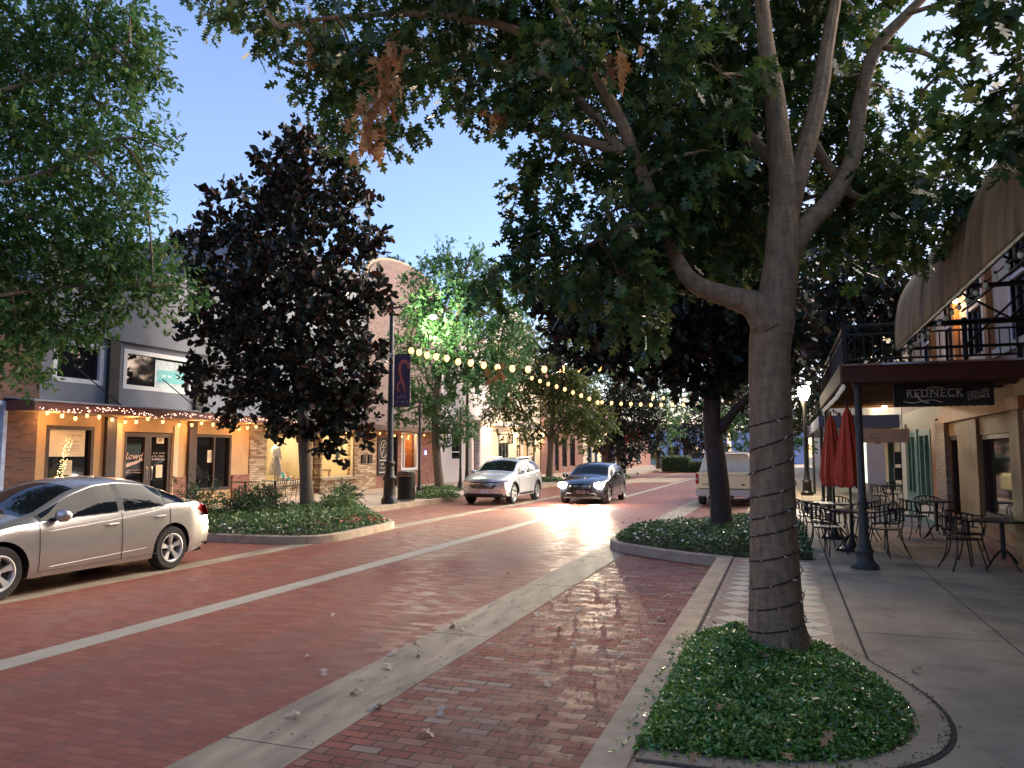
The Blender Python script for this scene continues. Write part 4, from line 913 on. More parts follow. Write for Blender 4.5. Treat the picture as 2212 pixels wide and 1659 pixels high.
# white building, then the row receding
wb = thing('white_building', 'white rendered shop with panelled doors and a spiral column behind the parked crossover', 'building', (FX, 43, 0))
Y = [fy(955, 1000), fy(1020, 1000), fy(1070, 1000)]
dW = (39.9, 43.5, .3, 2.75); dW2 = (48.9, 53.2, .3, 2.8)
wall_cells(MB(), FX-.35, FX, 39.5, 47.6, 0, 9.2, [(41.1, 42.6, 1.4, 3.2), (40, 41, 5.5, 7.6), (42.3, 43.3, 5.5, 7.6), (44.6, 45.6, 5.5, 7.6)]).build('wall', m_whitewall, wb)
framed(wb, 41.1, 42.6, 1.4, 3.2, FX, .1, m_whitewall, m_pane, .1, trans=(1.9,))
for a in (40, 42.3, 44.6): framed(wb, a, a+1, 5.5, 7.6, FX, .1, m_white, m_pane, .1, trans=(6.5,))
MB().b2(FX, FX+.35, 39.5, 47.6, 3.9, 4.15).build('cornice', m_whitewall, wb); MB().b2(FX, FX+.3, 39.5, 47.6, 9.0, 9.3).build('cornice', m_whitewall, wb)
MB().lathe((FX+.35, 44.3, 0), [(.3, .1), (.3, .5), (.22, .6), (.22, 3.7), (.3, 3.85), (.3, 3.9)], 16).build('column', mat('spiral_column', (.40, .34, .31), .7, var=.5, scale=3, stretch=(1, 1, 6)), wb, smooth=True)
cbld = thing('cream_building', 'cream shop front with lit glazed doors and a gable behind the slim street tree', 'building', (FX, 52, 0))
wall_cells(MB(), FX-.35, FX, 47.6, 58.5, 0, 9.6, [(49.0, 51.0, .3, 3.0), (52.6, 53.8, .3, 3.1), (54.3, 55.6, .3, 3.1), (56.2, 57.2, .6, 3.0)]).build('wall', m_cream2, cbld)
MB().prismx([(47.6, 9.6), (58.5, 9.6), (53.0, 12.9)], FX-1.2, FX-.1).build('gable', m_whitewall, cbld); MB().b2(FX, FX+.4, 47.6, 58.5, 3.7, 3.9).build('cornice', m_whitewall, cbld)
framed(cbld, 49.0, 51.0, .3, 3.0, FX, .12, mat('green_frame', (.10, .14, .12), .5), m_pane, .1, mull=(49.7, 50.4))
framed(cbld, 52.6, 53.8, .3, 3.1, FX, .14, m_cream2, m_pane, .1, name='door', mull=(53.2,), trans=(2.5,)); framed(cbld, 54.3, 55.6, .3, 3.1, FX, .12, m_cream2, m_pane, .1); framed(cbld, 56.2, 57.2, .6, 3.0, FX, .12, m_whitewall, m_pane, .1)
sgn2 = thing('hanging_sign', 'small pale framed shop sign hanging above the dark green window', 'sign', (-17.6, 47.5, 2.5)); MB().b2(-17.9, -16.9, 47.48, 47.54, 2.45, 3.1).build('frame', m_darkwood, sgn2); MB().b2(-17.82, -16.98, 47.46, 47.478, 2.53, 3.02).build('board', mat('pale_sign', (.6, .52, .45), .6), sgn2); scribble(mat('brown_lettering', (.3, .15, .1), .6), (-17.4, 47.458, 2.78), .66, .22, 1, '-y', sgn2); MB().tube([(FX, 47.5, 3.3), (-16.9, 47.5, 3.3)], .025, 6).build('bracket', m_black, sgn2)
def sconce(x, y, z, e, label, col=(1, .72, .42)):
    t = thing('wall_lamp', label, 'wall lamp', (x, y, z), 'wall lamps on the left shops'); MB().lathe((x+.18, y, z), [(.03, 0), (.1, .06), (.12, .3), (.02, .36)], 12).build('glass', emis('lamp_glow', col, 22), t, smooth=True)
    MB().tube([(x, y, z-.1), (x+.18, y, z-.1), (x+.18, y, z)], .02, 6).build('bracket', m_black, t); light('POINT', (x+.5, y, z+.1), e, col, t, .12); return t
sconce(FX, 46.9, 3.1, 60, 'lit wall lamp left of the small hanging sign'); sconce(FX, 58.6, 3.1, 160, 'bright lit wall lamp on the red brick pillar beyond the cream shop')
sconce(FX, 52.1, 3.0, 60, 'lit wall lamp over the cream shop doors')
rb = thing('red_brick_building', 'red brick shops with dark bays beyond the cream shop', 'building', (FX, 66, 0))
holes = [(60.2, 61.5, .3, 3.4), (62.3, 63.6, .3, 3.4), (64.6, 66.2, .6, 3.2), (67.2, 69, .6, 3.2)]+[(60+3*i, 61.3+3*i, 5, 7) for i in range(4)]
wall_cells(MB(), FX-.35, FX+.1, 58.5, 72, 0, 8.6, holes).build('wall', m_rbrick, rb)
for h in holes: framed(rb, *h, FX+.02, .1, mat('grey_frame', (.2, .2, .22), .5) if h is holes[0] else m_darkwood, m_pane, .1)
yb = thing('yellow_building', 'yellow lit shop front far along the left side', 'building', (FX, 80, 0))
holes = [(74, 76, .5, 2.8), (77, 78.5, .2, 2.8), (80, 83, .6, 2.8), (85, 88, .6, 2.8)]
wall_cells(MB(), FX-.3, FX, 72, 92, 0, 7.5, holes).build('wall', m_cream2, yb)
for h in holes: framed(yb, *h, FX, .12, m_white, m_pane, .1)
yb2 = thing('shop_building', 'low brown shop at the far end of the left row with a red sign', 'building', (FX, 100, 0)); holes = [(95, 98, .6, 2.8), (101, 104, .6, 2.8)]
wall_cells(MB(), FX-.3, FX, 92, 112, 0, 6, holes).build('wall', m_rbrick, yb2)
for h in holes: framed(yb2, *h, FX, .12, m_white, m_pane, .1)
MB().b2(FX, FX+2.2, 92.5, 92.8, 3.1, 4.4).build('red_sign', mat('red_sign_panel', (.5, .04, .04), .5), yb2)
sconce(FX, 78.9, 2.9, 160, 'lit wall lamp on the far yellow shop front', (1, .75, .35)); sconce(FX, 84, 2.9, 160, 'farthest lit wall lamp on the yellow shop front', (1, .75, .35))
# end of the street
eb = thing('far_building', 'blue lit pale building closing the far end of the street', 'building', (-10, 128, 0))
m_blue = mat('blue_lit_wall', (.28, .34, .52), .8, var=.1)  # pale wall; the blue light on it is put into the colour
MB().b2(-34, -9, 128, 134, 0, 6.2).b2(-8, 3, 126, 134, 0, 5.4).build('wall', m_blue, eb); MB().b2(-34.3, -8.8, 127.6, 134.3, 6.2, 6.6).b2(-8.2, 3.2, 125.6, 134.2, 5.4, 5.8).build('roof', m_roofdark, eb)
for i in range(7): MB().b2(-31+3.2*i, -29.2+3.2*i, 127.9, 127.99, 1.0, 3.0).build('window', m_pane, eb)
for i in range(3): MB().b2(-7+3.2*i, -5.6+3.2*i, 125.9, 125.99, .4, 2.8).build('door', m_white, eb)

# the rows carry on behind the viewer
bk = thing('rear_shop_row', 'low shop row on the left continuing behind the viewer', 'building', (FX, -15, 0)); holes = [(-36+6*i, -32.5+6*i, .6, 2.7) for i in range(7)]
wall_cells(MB(), FX-.3, FX, -38, 6, 0, 6.4, holes).build('wall', m_rbrick, bk)
for h in holes: framed(bk, *h, FX, .12, m_white, m_pane, .1)
bk = thing('rear_shop_row', 'low shop row on the right continuing behind the viewer', 'building', (3.5, -15, 0)); MB().b2(3.5, 4, -38, 3.9, 0, 6.2).build('wall', m_stucco, bk)
for h in holes[:-1]: MB().b2(3.46, 3.5, h[0], h[1], h[2], h[3]).build('window', m_pane, bk)
bk = thing('rear_building', 'tall brick building closing the street behind the viewer', 'building', (-8, -45, 0)); MB().b2(-34, 16, -50, -42, 0, 9).build('wall', m_rbrick, bk)
# ---------------------------------------------------------------- right side buildings
RX = 3.15
m_tanw = mat('tan_timber', (.27, .17, .07), .65, var=.25, scale=4, stretch=(3, 3, .4))
m_orw = mat('orange_timber', (.33, .13, .035), .6, var=.25, scale=4, stretch=(3, 3, .4))
m_grn = mat('weathered_green_paint', (.10, .19, .13), .6, var=.3, scale=5)
m_gbrick = bricks('grey_brick_pier', 'yz', .2, .07, .006, [(.32, .26, .2), (.28, .22, .17), (.36, .3, .24)], (.2, .17, .14), .8, .6)
m_deck = mat('maroon_deck_edge', (.085, .022, .012), .55, var=.25, scale=3)
m_iron = mat('wrought_iron', (.022, .02, .018), .45, var=.3, scale=20, metal=.3)
m_post = mat('grey_green_iron', (.05, .052, .045), .55, var=.3, scale=8)
m_soff = mat('brown_soffit', (.15, .09, .05), .8, var=.2)
m_fabric = mat('weathered_awning_canvas', (.21, .145, .07), .85, var=.55, scale=2.2, bump=.2, bscale=30, stretch=(1.0, 2.2, .5))
rbld = thing('corner_restaurant', 'timber fronted restaurant with tan pillars and green doors under the right balcony', 'building', (RX, 18, 0))
Rh = [(13.0, 14.95, .75, 2.12), (16.55, 17.5, .45, 2.15), (19.6, 21.2, .8, 2.35), (21.7, 23.1, .8, 2.35), (10.2, 12.4, .75, 2.2)]
wall_cells(MB(), RX, RX+.3, 4, 24, 0, 2.9, Rh).build('lower_wall', m_tanw, rbld)
for h in Rh[:2]+[Rh[4]]:
    f = MB(); f.b2(RX+.02, RX+.1, h[0], h[1], h[3]-.08, h[3]).b2(RX+.02, RX+.1, h[0], h[1], h[2], h[2]+.08).b2(RX+.02, RX+.1, h[0], h[0]+.07, h[2]+.08, h[3]-.08).b2(RX+.02, RX+.1, h[1]-.07, h[1], h[2]+.08, h[3]-.08)
    fo = f.build('window', m_darkwood, rbld); MB().add([(RX+.08, h[0], h[2]), (RX+.08, h[1], h[2]), (RX+.08, h[1], h[3]), (RX+.08, h[0], h[3])], [(0, 1, 2, 3)]).build('pane', m_pane, fo, fix=False)
for h in Rh[2:4]:
    f = MB(); f.b2(RX-.02, RX+.1, h[0], h[1], h[3]-.12, h[3]).b2(RX-.02, RX+.1, h[0], h[0]+.16, h[2], h[3]-.12).b2(RX-.02, RX+.1, h[1]-.16, h[1], h[2], h[3]-.12).b2(RX-.02, RX+.1, (h[0]+h[1])/2-.06, (h[0]+h[1])/2+.06, h[2], h[3]-.12)
    fo = f.build('window', m_grn, rbld); MB().add([(RX+.08, h[0], h[2]), (RX+.08, h[1], h[2]), (RX+.08, h[1], h[3]), (RX+.08, h[0], h[3])], [(0, 1, 2, 3)]).build('pane', glassy('green_tinted_pane', (.10, .16, .12), .1), fo, fix=False)
MB().b2(RX-.05, RX, 14.97, 16.5, .15, 2.4).build('pillar', m_tanw, rbld); MB().b2(RX-.09, RX, 17.52, 18.55, .15, 2.5).build('brick_pier', m_gbrick, rbld)
MB().b2(RX-.06, RX, 18.58, 19.2, .15, 2.55).build('pillar', m_orw, rbld); MB().b2(RX-.05, RX, 12.45, 12.95, .15, 2.5).build('pillar', m_tanw, rbld)
MB().b2(RX-.04, RX, 19.25, 23.5, .15, .78).build('green_base_panel', m_grn, rbld); MB().b2(RX-.05, RX, 21.25, 21.65, .15, 2.4).build('pillar', m_grn, rbld); MB().b2(RX-.05, RX, 23.15, 23.95, .15, 2.6).build('pillar', m_cream2, rbld)
MB().b2(RX-.055, RX, 19.4, 20.9, .3, .62).build('tan_panel', m_cream2, rbld)
MB().b2(RX-.10, RX-.001, 12.2, 18.0, 2.42, 2.6).build('lintel', m_orw, rbld); MB().b2(RX-.03, RX, 12.96, 17.5, .5, .62).build('sill_board', m_orw, rbld)
MB().b2(RX-.03, RX, 13.0, 16.5, .16, .42).build('red_base_panel', mat('red_brown_base', (.28, .11, .07), .7), rbld)
# upper storey
holes = [(14.3, 15.3, 3.5, 5.2), (16.6, 17.4, 3.5, 5.2), (19, 19.8, 3.6, 5.2), (21.4, 22.2, 3.6, 5.2), (11, 12.6, 3.4, 5.2)]
wall_cells(MB(), RX, RX+.3, 4, 24, 2.9, 5.62, holes).build('upper_wall', mat('peach_render', (.50, .36, .27), .85, var=.12, scale=2), rbld)
for h in holes:
    f = MB(); f.b2(RX-.03, RX+.05, h[0]-.1, h[1]+.1, h[3], h[3]+.1).b2(RX-.02, RX+.05, h[0]-.1, h[0], h[2], h[3]).b2(RX-.02, RX+.05, h[1], h[1]+.1, h[2], h[3]).b2(RX+.0, RX+.05, h[0], h[1], 4.3, 4.36); fo = f.build('window', m_whitewall, rbld)
    MB().add([(RX+.07, h[0], h[2]), (RX+.07, h[1], h[2]), (RX+.07, h[1], h[3]), (RX+.07, h[0], h[3])], [(0, 1, 2, 3)]).build('pane', m_pane, fo, fix=False)
MB().b2(RX-.12, RX+.3, 4, 24, 5.62, 5.74).build('cornice', m_whitewall, rbld); MB().b2(RX-.06, RX, 4, 24, 3.28, 3.40).build('string_course', m_cream2, rbld)
for yy in (13.6, 16, 18.4): MB().b2(RX-.1, RX, yy, yy+.22, 3.12, 5.5).build('pilaster', m_orw, rbld)
MB().b2(RX+.3, 12, 4, 24, 0, 5.6).build('rear_wall', m_stucco, rbld)
# balcony
bal = thing('balcony', 'maroon edged balcony with black railing over the right pavement', 'balcony', (2, 15.4, 2.87))
MB().b2(.84, RX-.002, 12.1, 18.8, 2.89, 3.07).build('deck', m_soff, bal)
MB().b2(.82, RX-.005, 12.06, 12.1, 2.84, 3.10).build('front_fascia', m_deck, bal); MB().b2(.80, .84, 12.1, 18.8, 2.84, 3.10).build('side_fascia', mat('tan_fascia', (.28, .19, .10), .7, var=.2), bal)
MB().b2(.78, RX-.005, 12.03, 12.06, 3.075, 3.105).build('metal_edge', m_chrome, bal)
for i in range(9): MB().b2(.85, RX-.003, 12.6+.7*i, 12.68+.7*i, 2.80, 2.889).build('joist', m_soff, bal)
def railing(parent, a, b, z0, z1, step=.125):
    a, b = Vector(a), Vector(b); n = max(1, round((b-a).length/step))
    rl = MB()
    for z, r in ((z0+.08, .018), (z1-.13, .016), (z1, .024)): rl.tube([(a.x, a.y, z), (b.x, b.y, z)], r, 6)
    rl.build('rails', m_iron, parent)
    bl = MB()
    for i in range(1, n):
        p = a.lerp(b, i/n); bl.tube([(p.x, p.y, z0+.08), (p.x, p.y, z1-.13)], .009, 4, cap=False)
    bl.build('balusters', m_iron, parent)
railing(bal, (.9, 12.18, 0), (3.12, 12.18, 0), 3.1, 3.68); railing(bal, (.88, 12.2, 0), (.88, 18.75, 0), 3.1, 3.68)
for p in ((.88, 12.18), (2.45, 12.18), (3.1, 12.18), (.88, 15.4), (.88, 18.75)): MB().b2(p[0]-.03, p[0]+.03, p[1]-.03, p[1]+.03, 3.08, 3.72).build('rail_post', m_iron, bal)
bulb_string('bulb_string', 'unlit pale bulbs strung below the balcony side edge', [(.86, 12.3, 2.84), (.86, 14, 2.80), (.86, 16, 2.80), (.86, 18.6, 2.82)], 30, emis('pale_bulb_sheen', (.7, .66, .55), .12), .03, hang=.04, grp='unlit bulbs')  # bulbs are unlit; faint emission stands in for their pale sheen
# arched canvas awning nearer the viewer
ac = thing('canvas_awning', 'weathered brown curved canvas awning on a black frame at the upper right edge', 'awning', (2, 8, 3.1))
prof = catmull([(1.41, 0, 3.16), (1.415, 0, 3.45), (1.48, 0, 3.82), (1.66, 0, 4.13), (2.0, 0, 4.58), (2.45, 0, 4.98), (3.15, 0, 5.3)], 5)
cm = MB(); NY = 26; k = len(prof)
for i in range(NY+1):
    y = 2+9.0*i/NY; sag = .02*math.sin(math.pi*((i/NY*6) % 1))
    for j, p in enumerate(prof):
        s_ = math.sin(math.pi*j/(k-1)); cm.v.append((p.x+sag*s_, y, p.z-sag*s_))
for i in range(NY):
    for j in range(k-1): a = i*k+j; cm.f.append((a, a+1, a+k+1, a+k)); cm.mi.append(0)
co = cm.build('canvas', m_fabric, ac, smooth=True); sd = co.modifiers.new('thickness', 'SOLIDIFY'); sd.thickness = .008
fr = MB(); fr.tube([(1.43, 2, 3.15), (1.43, 11.0, 3.15)], .02, 6)
fr.build('front_bar', m_iron, ac)
for y in (10.97, 9.0, 7.0, 5.0, 3.0):
    f = MB(); f.tube([(p.x+.02, y, p.z-.03) for p in prof], .018, 6); f.tube([(1.43, y, 3.16), (3.15, y, 3.16)], .022, 6); f.build('rib', m_iron, ac)
    f = MB(); f.tube([(1.75, y, 4.15), (3.15, y, 3.2)], .016, 6); f.build('brace', m_iron, ac); f = MB(); f.tube([(2.2, y, 3.16), (3.15, y, 4.1)], .016, 6); f.build('brace', m_iron, ac)
MB().tube([(2.2, 3, 3.62), (2.2, 11, 3.62)], .016, 6).build('long_bar', m_iron, ac)
bulb_string('bulb_string', 'unlit round bulbs strung along the canvas awning lower rim', [(1.47, 3, 3.10), (1.47, 7, 3.09), (1.47, 10.9, 3.10)], 26, emis('unlit_bulb_sheen', (.35, .36, .28), .04), .02, hang=.02, grp='unlit bulbs')  # light on these unlit bulbs is put in as weak emission
# hanging name board under the balcony
hs = thing('hanging_sign', 'black hanging board lettered REDNECK in pale western capitals', 'sign', (2.22, 12.6, 2.47))
ed = [(1.56+1.30*i/26, 2.50-(.012 if i % 2 else 0)) for i in range(27)]+[(2.86-1.30*i/26, 2.83+(.012 if i % 2 else 0)) for i in range(27)]
m_board = mat('green_black_board', (.016, .022, .016), .6, var=.3); MB().prismy(ed, 12.58, 12.62).build('board', m_board, hs)
m_pl = mat('pale_grey_lettering', (.62, .66, .60), .6)
def serif_text(body, size, loc, par):
    o = text(body, size, m_pl, TM(loc, '-y'), 'lettering', par, .004, space=1.12); return o
serif_text('REDNECK', .155, (2.10, 12.572, 2.685), hs)
sf = MB()
cap_h = .056; x0 = 2.10-.345
for xx in np.linspace(x0, x0+.69, 15):
    for zz in (2.685-.0545, 2.685+.0545): sf.b2(xx-.017, xx+.017, 12.568, 12.574, zz-.004, zz+.004)
sf.build('serif_bars', m_pl, hs)
sw = MB(); sw.tube(catmull([(1.69, 12.572, 2.575), (1.75, 12.572, 2.555), (1.85, 12.572, 2.552), (1.95, 12.572, 2.575), (2.08, 12.572, 2.585), (2.2, 12.572, 2.548)], 5), .008, 6); sw.tube(catmull([(1.86, 12.572, 2.68), (1.89, 12.572, 2.62), (1.94, 12.572, 2.57), (2.02, 12.572, 2.545)], 5), .013, 6); sw.tube(catmull([(2.0, 12.572, 2.76), (2.1, 12.572, 2.775), (2.22, 12.572, 2.76)], 4), .007, 6); sw.build('swash', m_pl, hs)
Mr = TM((2.66, 12.572, 2.69), '-y') @ Matrix.Rotation(R(10), 4, 'Z'); text('GRILLED', .075, m_pl, Mr, 'lettering', hs, .003); Mr = TM((2.66, 12.572, 2.62), '-y') @ Matrix.Rotation(R(10), 4, 'Z'); text('STEAKS', .085, m_pl, Mr, 'lettering', hs, .003)
for x in (1.7, 2.7): MB().tube([(x, 12.6, 2.83), (x, 12.6, 2.9)], .008, 5).build('hanger', m_iron, hs)
ls = thing('hanging_sign', 'lavender hanging sign with blue script behind the red umbrellas', 'sign', (2.1, 19.0, 2.05)); MB().b2(1.35, 2.63, 18.98, 19.02, 2.05, 2.35).build('board', mat('lavender_board', (.17, .16, .23), .6, var=.08), ls)
m_bi = mat('blue_ink', (.05, .06, .22), .6); text("Q's", .17, m_bi, TM((1.93, 18.97, 2.2), '-y'), 'lettering', ls, .002, shear=.4); scribble(m_bi, (2.33, 18.978, 2.2), .45, .2, 3, '-y', ls)
for x in (1.45, 2.5): MB().tube([(x, 19, 2.35), (x, 19, 2.95)], .008, 5).build('hanger', m_iron, ls)
# row beyond, with a dark canopy
r2 = thing('far_right_shops', 'row of cream shops continuing down the right pavement beyond the green doors', 'building', (RX, 60, 0))
holes = [(25.2, 26.0, .15, 2.4), (27.4, 29, .6, 2.4), (31, 33, .6, 2.4), (36, 40, .5, 2.5), (44, 47, .5, 2.5), (52, 56, .5, 2.5)]
wall_cells(MB(), RX+.2, RX+.5, 24, 100, 0, 6.4, holes).build('wall', m_cream2, r2); MB().b2(RX-.1, RX+.5, 24, 100, 6.4, 6.62).build('cornice', mat('pink_cornice', (.5, .36, .33), .7), r2)
for i, h in enumerate(holes):
    f = MB(); f.b2(RX+.18, RX+.3, h[0], h[1], h[3]-.1, h[3]).b2(RX+.18, RX+.3, h[0], h[0]+.1, h[2], h[3]-.1).b2(RX+.18, RX+.3, h[1]-.1, h[1], h[2], h[3]-.1); fo = f.build('window', m_grn if i < 3 else m_white, r2)
    MB().add([(RX+.28, h[0], h[2]), (RX+.28, h[1], h[2]), (RX+.28, h[1], h[3]), (RX+.28, h[0], h[3])], [(0, 1, 2, 3)]).build('pane', emis('lit_pane', (.75, .9, .68), .8) if i == 3 else m_pane, fo, fix=False)
c2 = thing('shop_canopy', 'dark flat canopy over the pavement beyond the lavender sign', 'awning', (2, 34, 2.7)); MB().b2(1.05, RX+.2, 26, 42, 2.62, 3.0).build('deck', m_roofdark, c2)
for y in (26.3, 34, 41.8): MB().tube([(1.12, y, .15), (1.12, y, 2.63)], .05, 8).build('column', m_iron, c2)
for y in (24.6, 24.75): pass
pb = thing('wall_planter', 'dark box planter and mailbox on the cream wall by the green doors', 'planter', (RX, 24.4, 1.0)); MB().b2(RX-.22, RX-.02, 24.1, 24.5, 1.05, 1.4).build('box', m_black, pb); MB().b2(RX-.2, RX-.02, 24.15, 24.45, 1.5, 1.85).build('mailbox', m_black, pb)
wp = tag(MB().b2(2.35, 2.85, 25.5, 25.55, .8, 2.1).build('white_board', m_whitewall), 'tall plain white board standing on the far right pavement', 'board')
# added fill lamp under the balcony, and the upper wall lamp
for (x, y, z, e, lb) in ((2.0, 17.6, 2.78, 16, 'added warm fill lamp under the balcony'), (3.05, 15.75, 4.6, 14, 'small lit wall lamp on the upper storey behind the railing')):
    t = thing('lamp', lb, 'lamp', (x, y, z)); MB().sphere((x, y, z), .05, 10, 6).build('bulb', emis('porch_bulb', (1, .7, .38), 8), t, smooth=True); MB().tube([(x, y, z+.04), (x if x < 3 else x+.1, y, z+.1)], .02, 6).build('fitting', m_iron, t); light('POINT', (x-.12*(x > 3), y, z-.08), e, (1, .62, .3), t, .08)

# ---------------------------------------------------------------- pavement furniture
def column(x, y, z0, z1, label, r=.055, m=m_post, cat='post', name='iron_column'):
    t = thing(name, label, cat, (x, y, z0))
    b = MB().lathe((x, y, z0), [(.19, 0), (.19, .05), (.15, .09), (.12, .13), (.115, .22), (.13, .25), (.10, .30), (.075, .42), (r*1.2, .62), (r*1.05, .95)], 18); b.build('base', m, t, smooth=True)
    MB().lathe((x, y, z0), [(r, .9), (r*1.25, .93), (r*1.25, .97), (r, 1.0), (r*.9, z1-z0-.08), (r*1.4, z1-z0-.05), (r*1.4, z1-z0)], 14).build('shaft', m, t, smooth=True); return t
column(1.04, 12.22, .15, 2.85, 'grey green iron column with flared base at the near balcony corner')
column(.92, 18.6, .15, 2.85, 'iron column under the far corner of the balcony')
column(-14.2, 28.4, .15, 4.0, 'slim black column with ringed base left of the flower window tree', m=m_iron); column(-14.45, 33.2, .15, 4.0, 'slim black column standing before the white shop', m=m_iron)
m_redc = mat('red_canvas', (.55, .06, .02), .75, var=.25, scale=7, stretch=(3, 3, .4))
def umbrella(x, y, zb, zt, label, r=.25):
    t = thing('closed_umbrella', label, 'umbrella', (x, y, .15), 'closed red umbrellas'); cl = MB(); NA = 48; lv = [(0, .78, 1.0), (.12, .90, 1), (.3, .80, 1), (.5, .66, 1), (.7, .46, 1), (.82, .32, .9), (.86, .36, .9), (.93, .20, .6), (1, .05, .2)]
    for f, q, d in lv:
        for a in range(NA):
            th = 2*math.pi*a/NA; rr = r*q*(1+.13*d*math.sin(8*th+1.3*f)); dz = .03*math.sin(8*th)*(f == 0); cl.v.append((x+rr*math.cos(th), y+rr*math.sin(th), zb+(zt-zb)*f+dz))
    for i in range(len(lv)-1):
        for a in range(NA): p = i*NA+a; q = i*NA+(a+1) % NA; cl.f.append((p, q, q+NA, p+NA)); cl.mi.append(0)
    cl.build('canopy', m_redc, t, smooth=True); MB().tube([(x, y, .15), (x, y, zt+.06)], .022, 8).build('pole', m_iron, t); MB().lathe((x, y, .15), [(.24, 0), (.24, .04), (.08, .09), (.04, .2), (.03, .25)], 18).build('foot', m_iron, t, smooth=True); return t
umbrella(1.04, 14.35, 1.24, 2.62, 'closed red umbrella in front, through the nearer round iron table'); umbrella(.88, 16.3, 1.18, 2.58, 'closed red umbrella behind the nearer red umbrella')
def iron_table(x, y, label, r=.40, z=.84, name='round_table'):
    t = thing('round_table', label, 'table', (x, y, .15), 'round black iron tables'); b = MB(); b.lathe((x, y, z-.03), [(r-.02, 0), (r, .005), (r, .025), (r-.02, .03)], 28); b.build('table_top', m_iron, t)
    MB().tube([(x, y, .3), (x, y, z-.03)], .032, 8).build('pedestal', m_iron, t)
    for q in range(4):
        a = q*math.pi/2+.5; MB().tube(catmull([(x, y, .45), (x+.12*math.cos(a), y+.12*math.sin(a), .36), (x+.24*math.cos(a), y+.24*math.sin(a), .22), (x+.30*math.cos(a), y+.30*math.sin(a), .165)], 4), .014, 6).build('leg', m_iron, t)
    return t
iron_table(1.04, 14.35, 'round iron table around the nearer red umbrella pole'); iron_table(.88, 16.3, 'round iron table around the farther red umbrella pole'); iron_table(2.75, 16.9, 'small round iron table by the grey brick pier', .34, .89); iron_table(2.9, 12.75, 'dark iron table at the right edge by the tan pillar', .40, .86); iron_table(2.95, 24.9, 'far iron table near the green doors', .34, .88)
def make_chair():
    t = thing('iron_chair', 'x', 'chair', (0, 0, 0), 'black wrought iron chairs'); s = .43
    b = MB(); b.lathe((0, 0, s), [(.215, 0), (.225, .01), (.215, .022), (.01, .03)], 22); b.build('seat', m_iron, t)
    hoop = lambda z, r0, a0, a1, n=18: [(r0*math.cos(a), r0*math.sin(a), z+.07*max(0, -math.cos(a-0))**1.5) for a in np.linspace(R(a0), R(a1), n)]
    fr = MB(); up = hoop(.70, .27, 62, 298); lo = hoop(.52, .245, 75, 285); fr.tube(up, .013, 6); fr.tube(lo, .010, 6); fr.build('back_frame', m_iron, t)
    sl = MB()
    for a in np.linspace(R(95), R(265), 11):
        c, n = math.cos(a), math.sin(a); z1 = .70+.07*max(0, -c)**1.5; z0 = .52+.07*max(0, -c)**1.5
        sl.box((.258*c, .258*n, (z0+z1)/2), (.006, .026, z1-z0), rz=a)
    sl.build('back_slats', m_iron, t)
    for sg in (1, -1):
        p = up[0] if sg > 0 else up[-1]; MB().tube(catmull([p, (.17, sg*.25, .60), (.15, sg*.21, s)], 4), .012, 6).build('arm', m_iron, t)
        MB().tube([(.14, sg*.15, s), (.22, sg*.22, .0)], .011, 6).build('leg', m_iron, t); MB().tube(catmull([(-.14, sg*.15, s), (-.16, sg*.17, .2), (-.25, sg*.22, .0)], 4), .011, 6).build('leg', m_iron, t)
        MB().tube([(-.15, sg*.19, .53), (-.14, sg*.15, s)], .011, 6).build('back_support', m_iron, t)
    return t
ch0 = make_chair()
for i, (x, y, a, lb) in enumerate([(.62, 13.75, 50, 'iron chair nearest the planting bed at the front umbrella table'), (1.52, 13.75, 130, 'iron chair on the right of the front umbrella table beside the column'), (.52, 14.75, -20, 'iron chair on the street side of the front umbrella table'), (1.62, 14.9, 215, 'iron chair behind the column facing the front umbrella table'),
        (.42, 16.1, 10, 'iron chair on the street side of the rear umbrella table'), (1.4, 16.1, 165, 'iron chair on the wall side of the rear umbrella table'), (.95, 17.0, -90, 'iron chair beyond the rear umbrella table'), (2.35, 16.75, 20, 'iron chair with its back to the street at the small table by the brick pier'), (2.75, 17.75, -90, 'iron chair beyond the small table by the brick pier'),
        (2.55, 13.35, -40, 'iron chair at the dark table on the right edge, tan pillar behind'), (2.35, 12.55, 15, 'iron chair closest to the viewer at the right edge'), (2.55, 24.4, 40, 'far iron chair before the green doors'), (3.0, 25.6, -90, 'farthest iron chair near the white board')]):
    c = ch0 if i == 0 else copy_tree(ch0); c.location = (x, y, .153); c.rotation_euler = (0, 0, R(a)); c['label'] = lb
# lamp post on the right pavement, lit
rl = thing('street_lamp', 'lit street lamp with glowing lantern just right of the big trunk', 'street lamp', (.68, 32.7, .15), 'street lamps'); x, y = .80, 32.7
MB().lathe((x, y, .15), [(.24, 0), (.24, .12), (.18, .18), (.16, .5), (.19, .55), (.12, .65), (.09, .9)], 16).build('base', m_iron, rl, smooth=True); MB().lathe((x, y, .15), [(.085, .85), (.06, 3.5), (.09, 3.55), (.13, 3.75), (.14, 3.8)], 14).build('pole', m_iron, rl, smooth=True)
MB().lathe((x, y, 3.95), [(.11, 0), (.21, .22), (.24, .42), (.18, .55)], 16).build('lantern', emis('lantern_glow', (1, .93, .72), 80), rl, smooth=True); MB().lathe((x, y, 4.5), [(.22, 0), (.2, .05), (.09, .14), (.03, .24), (.01, .32)], 14).build('lantern_cap', m_iron, rl, smooth=True)
light('POINT', (x-.35, y-.3, 4.05), 700, (1, .86, .6), rl, .2)
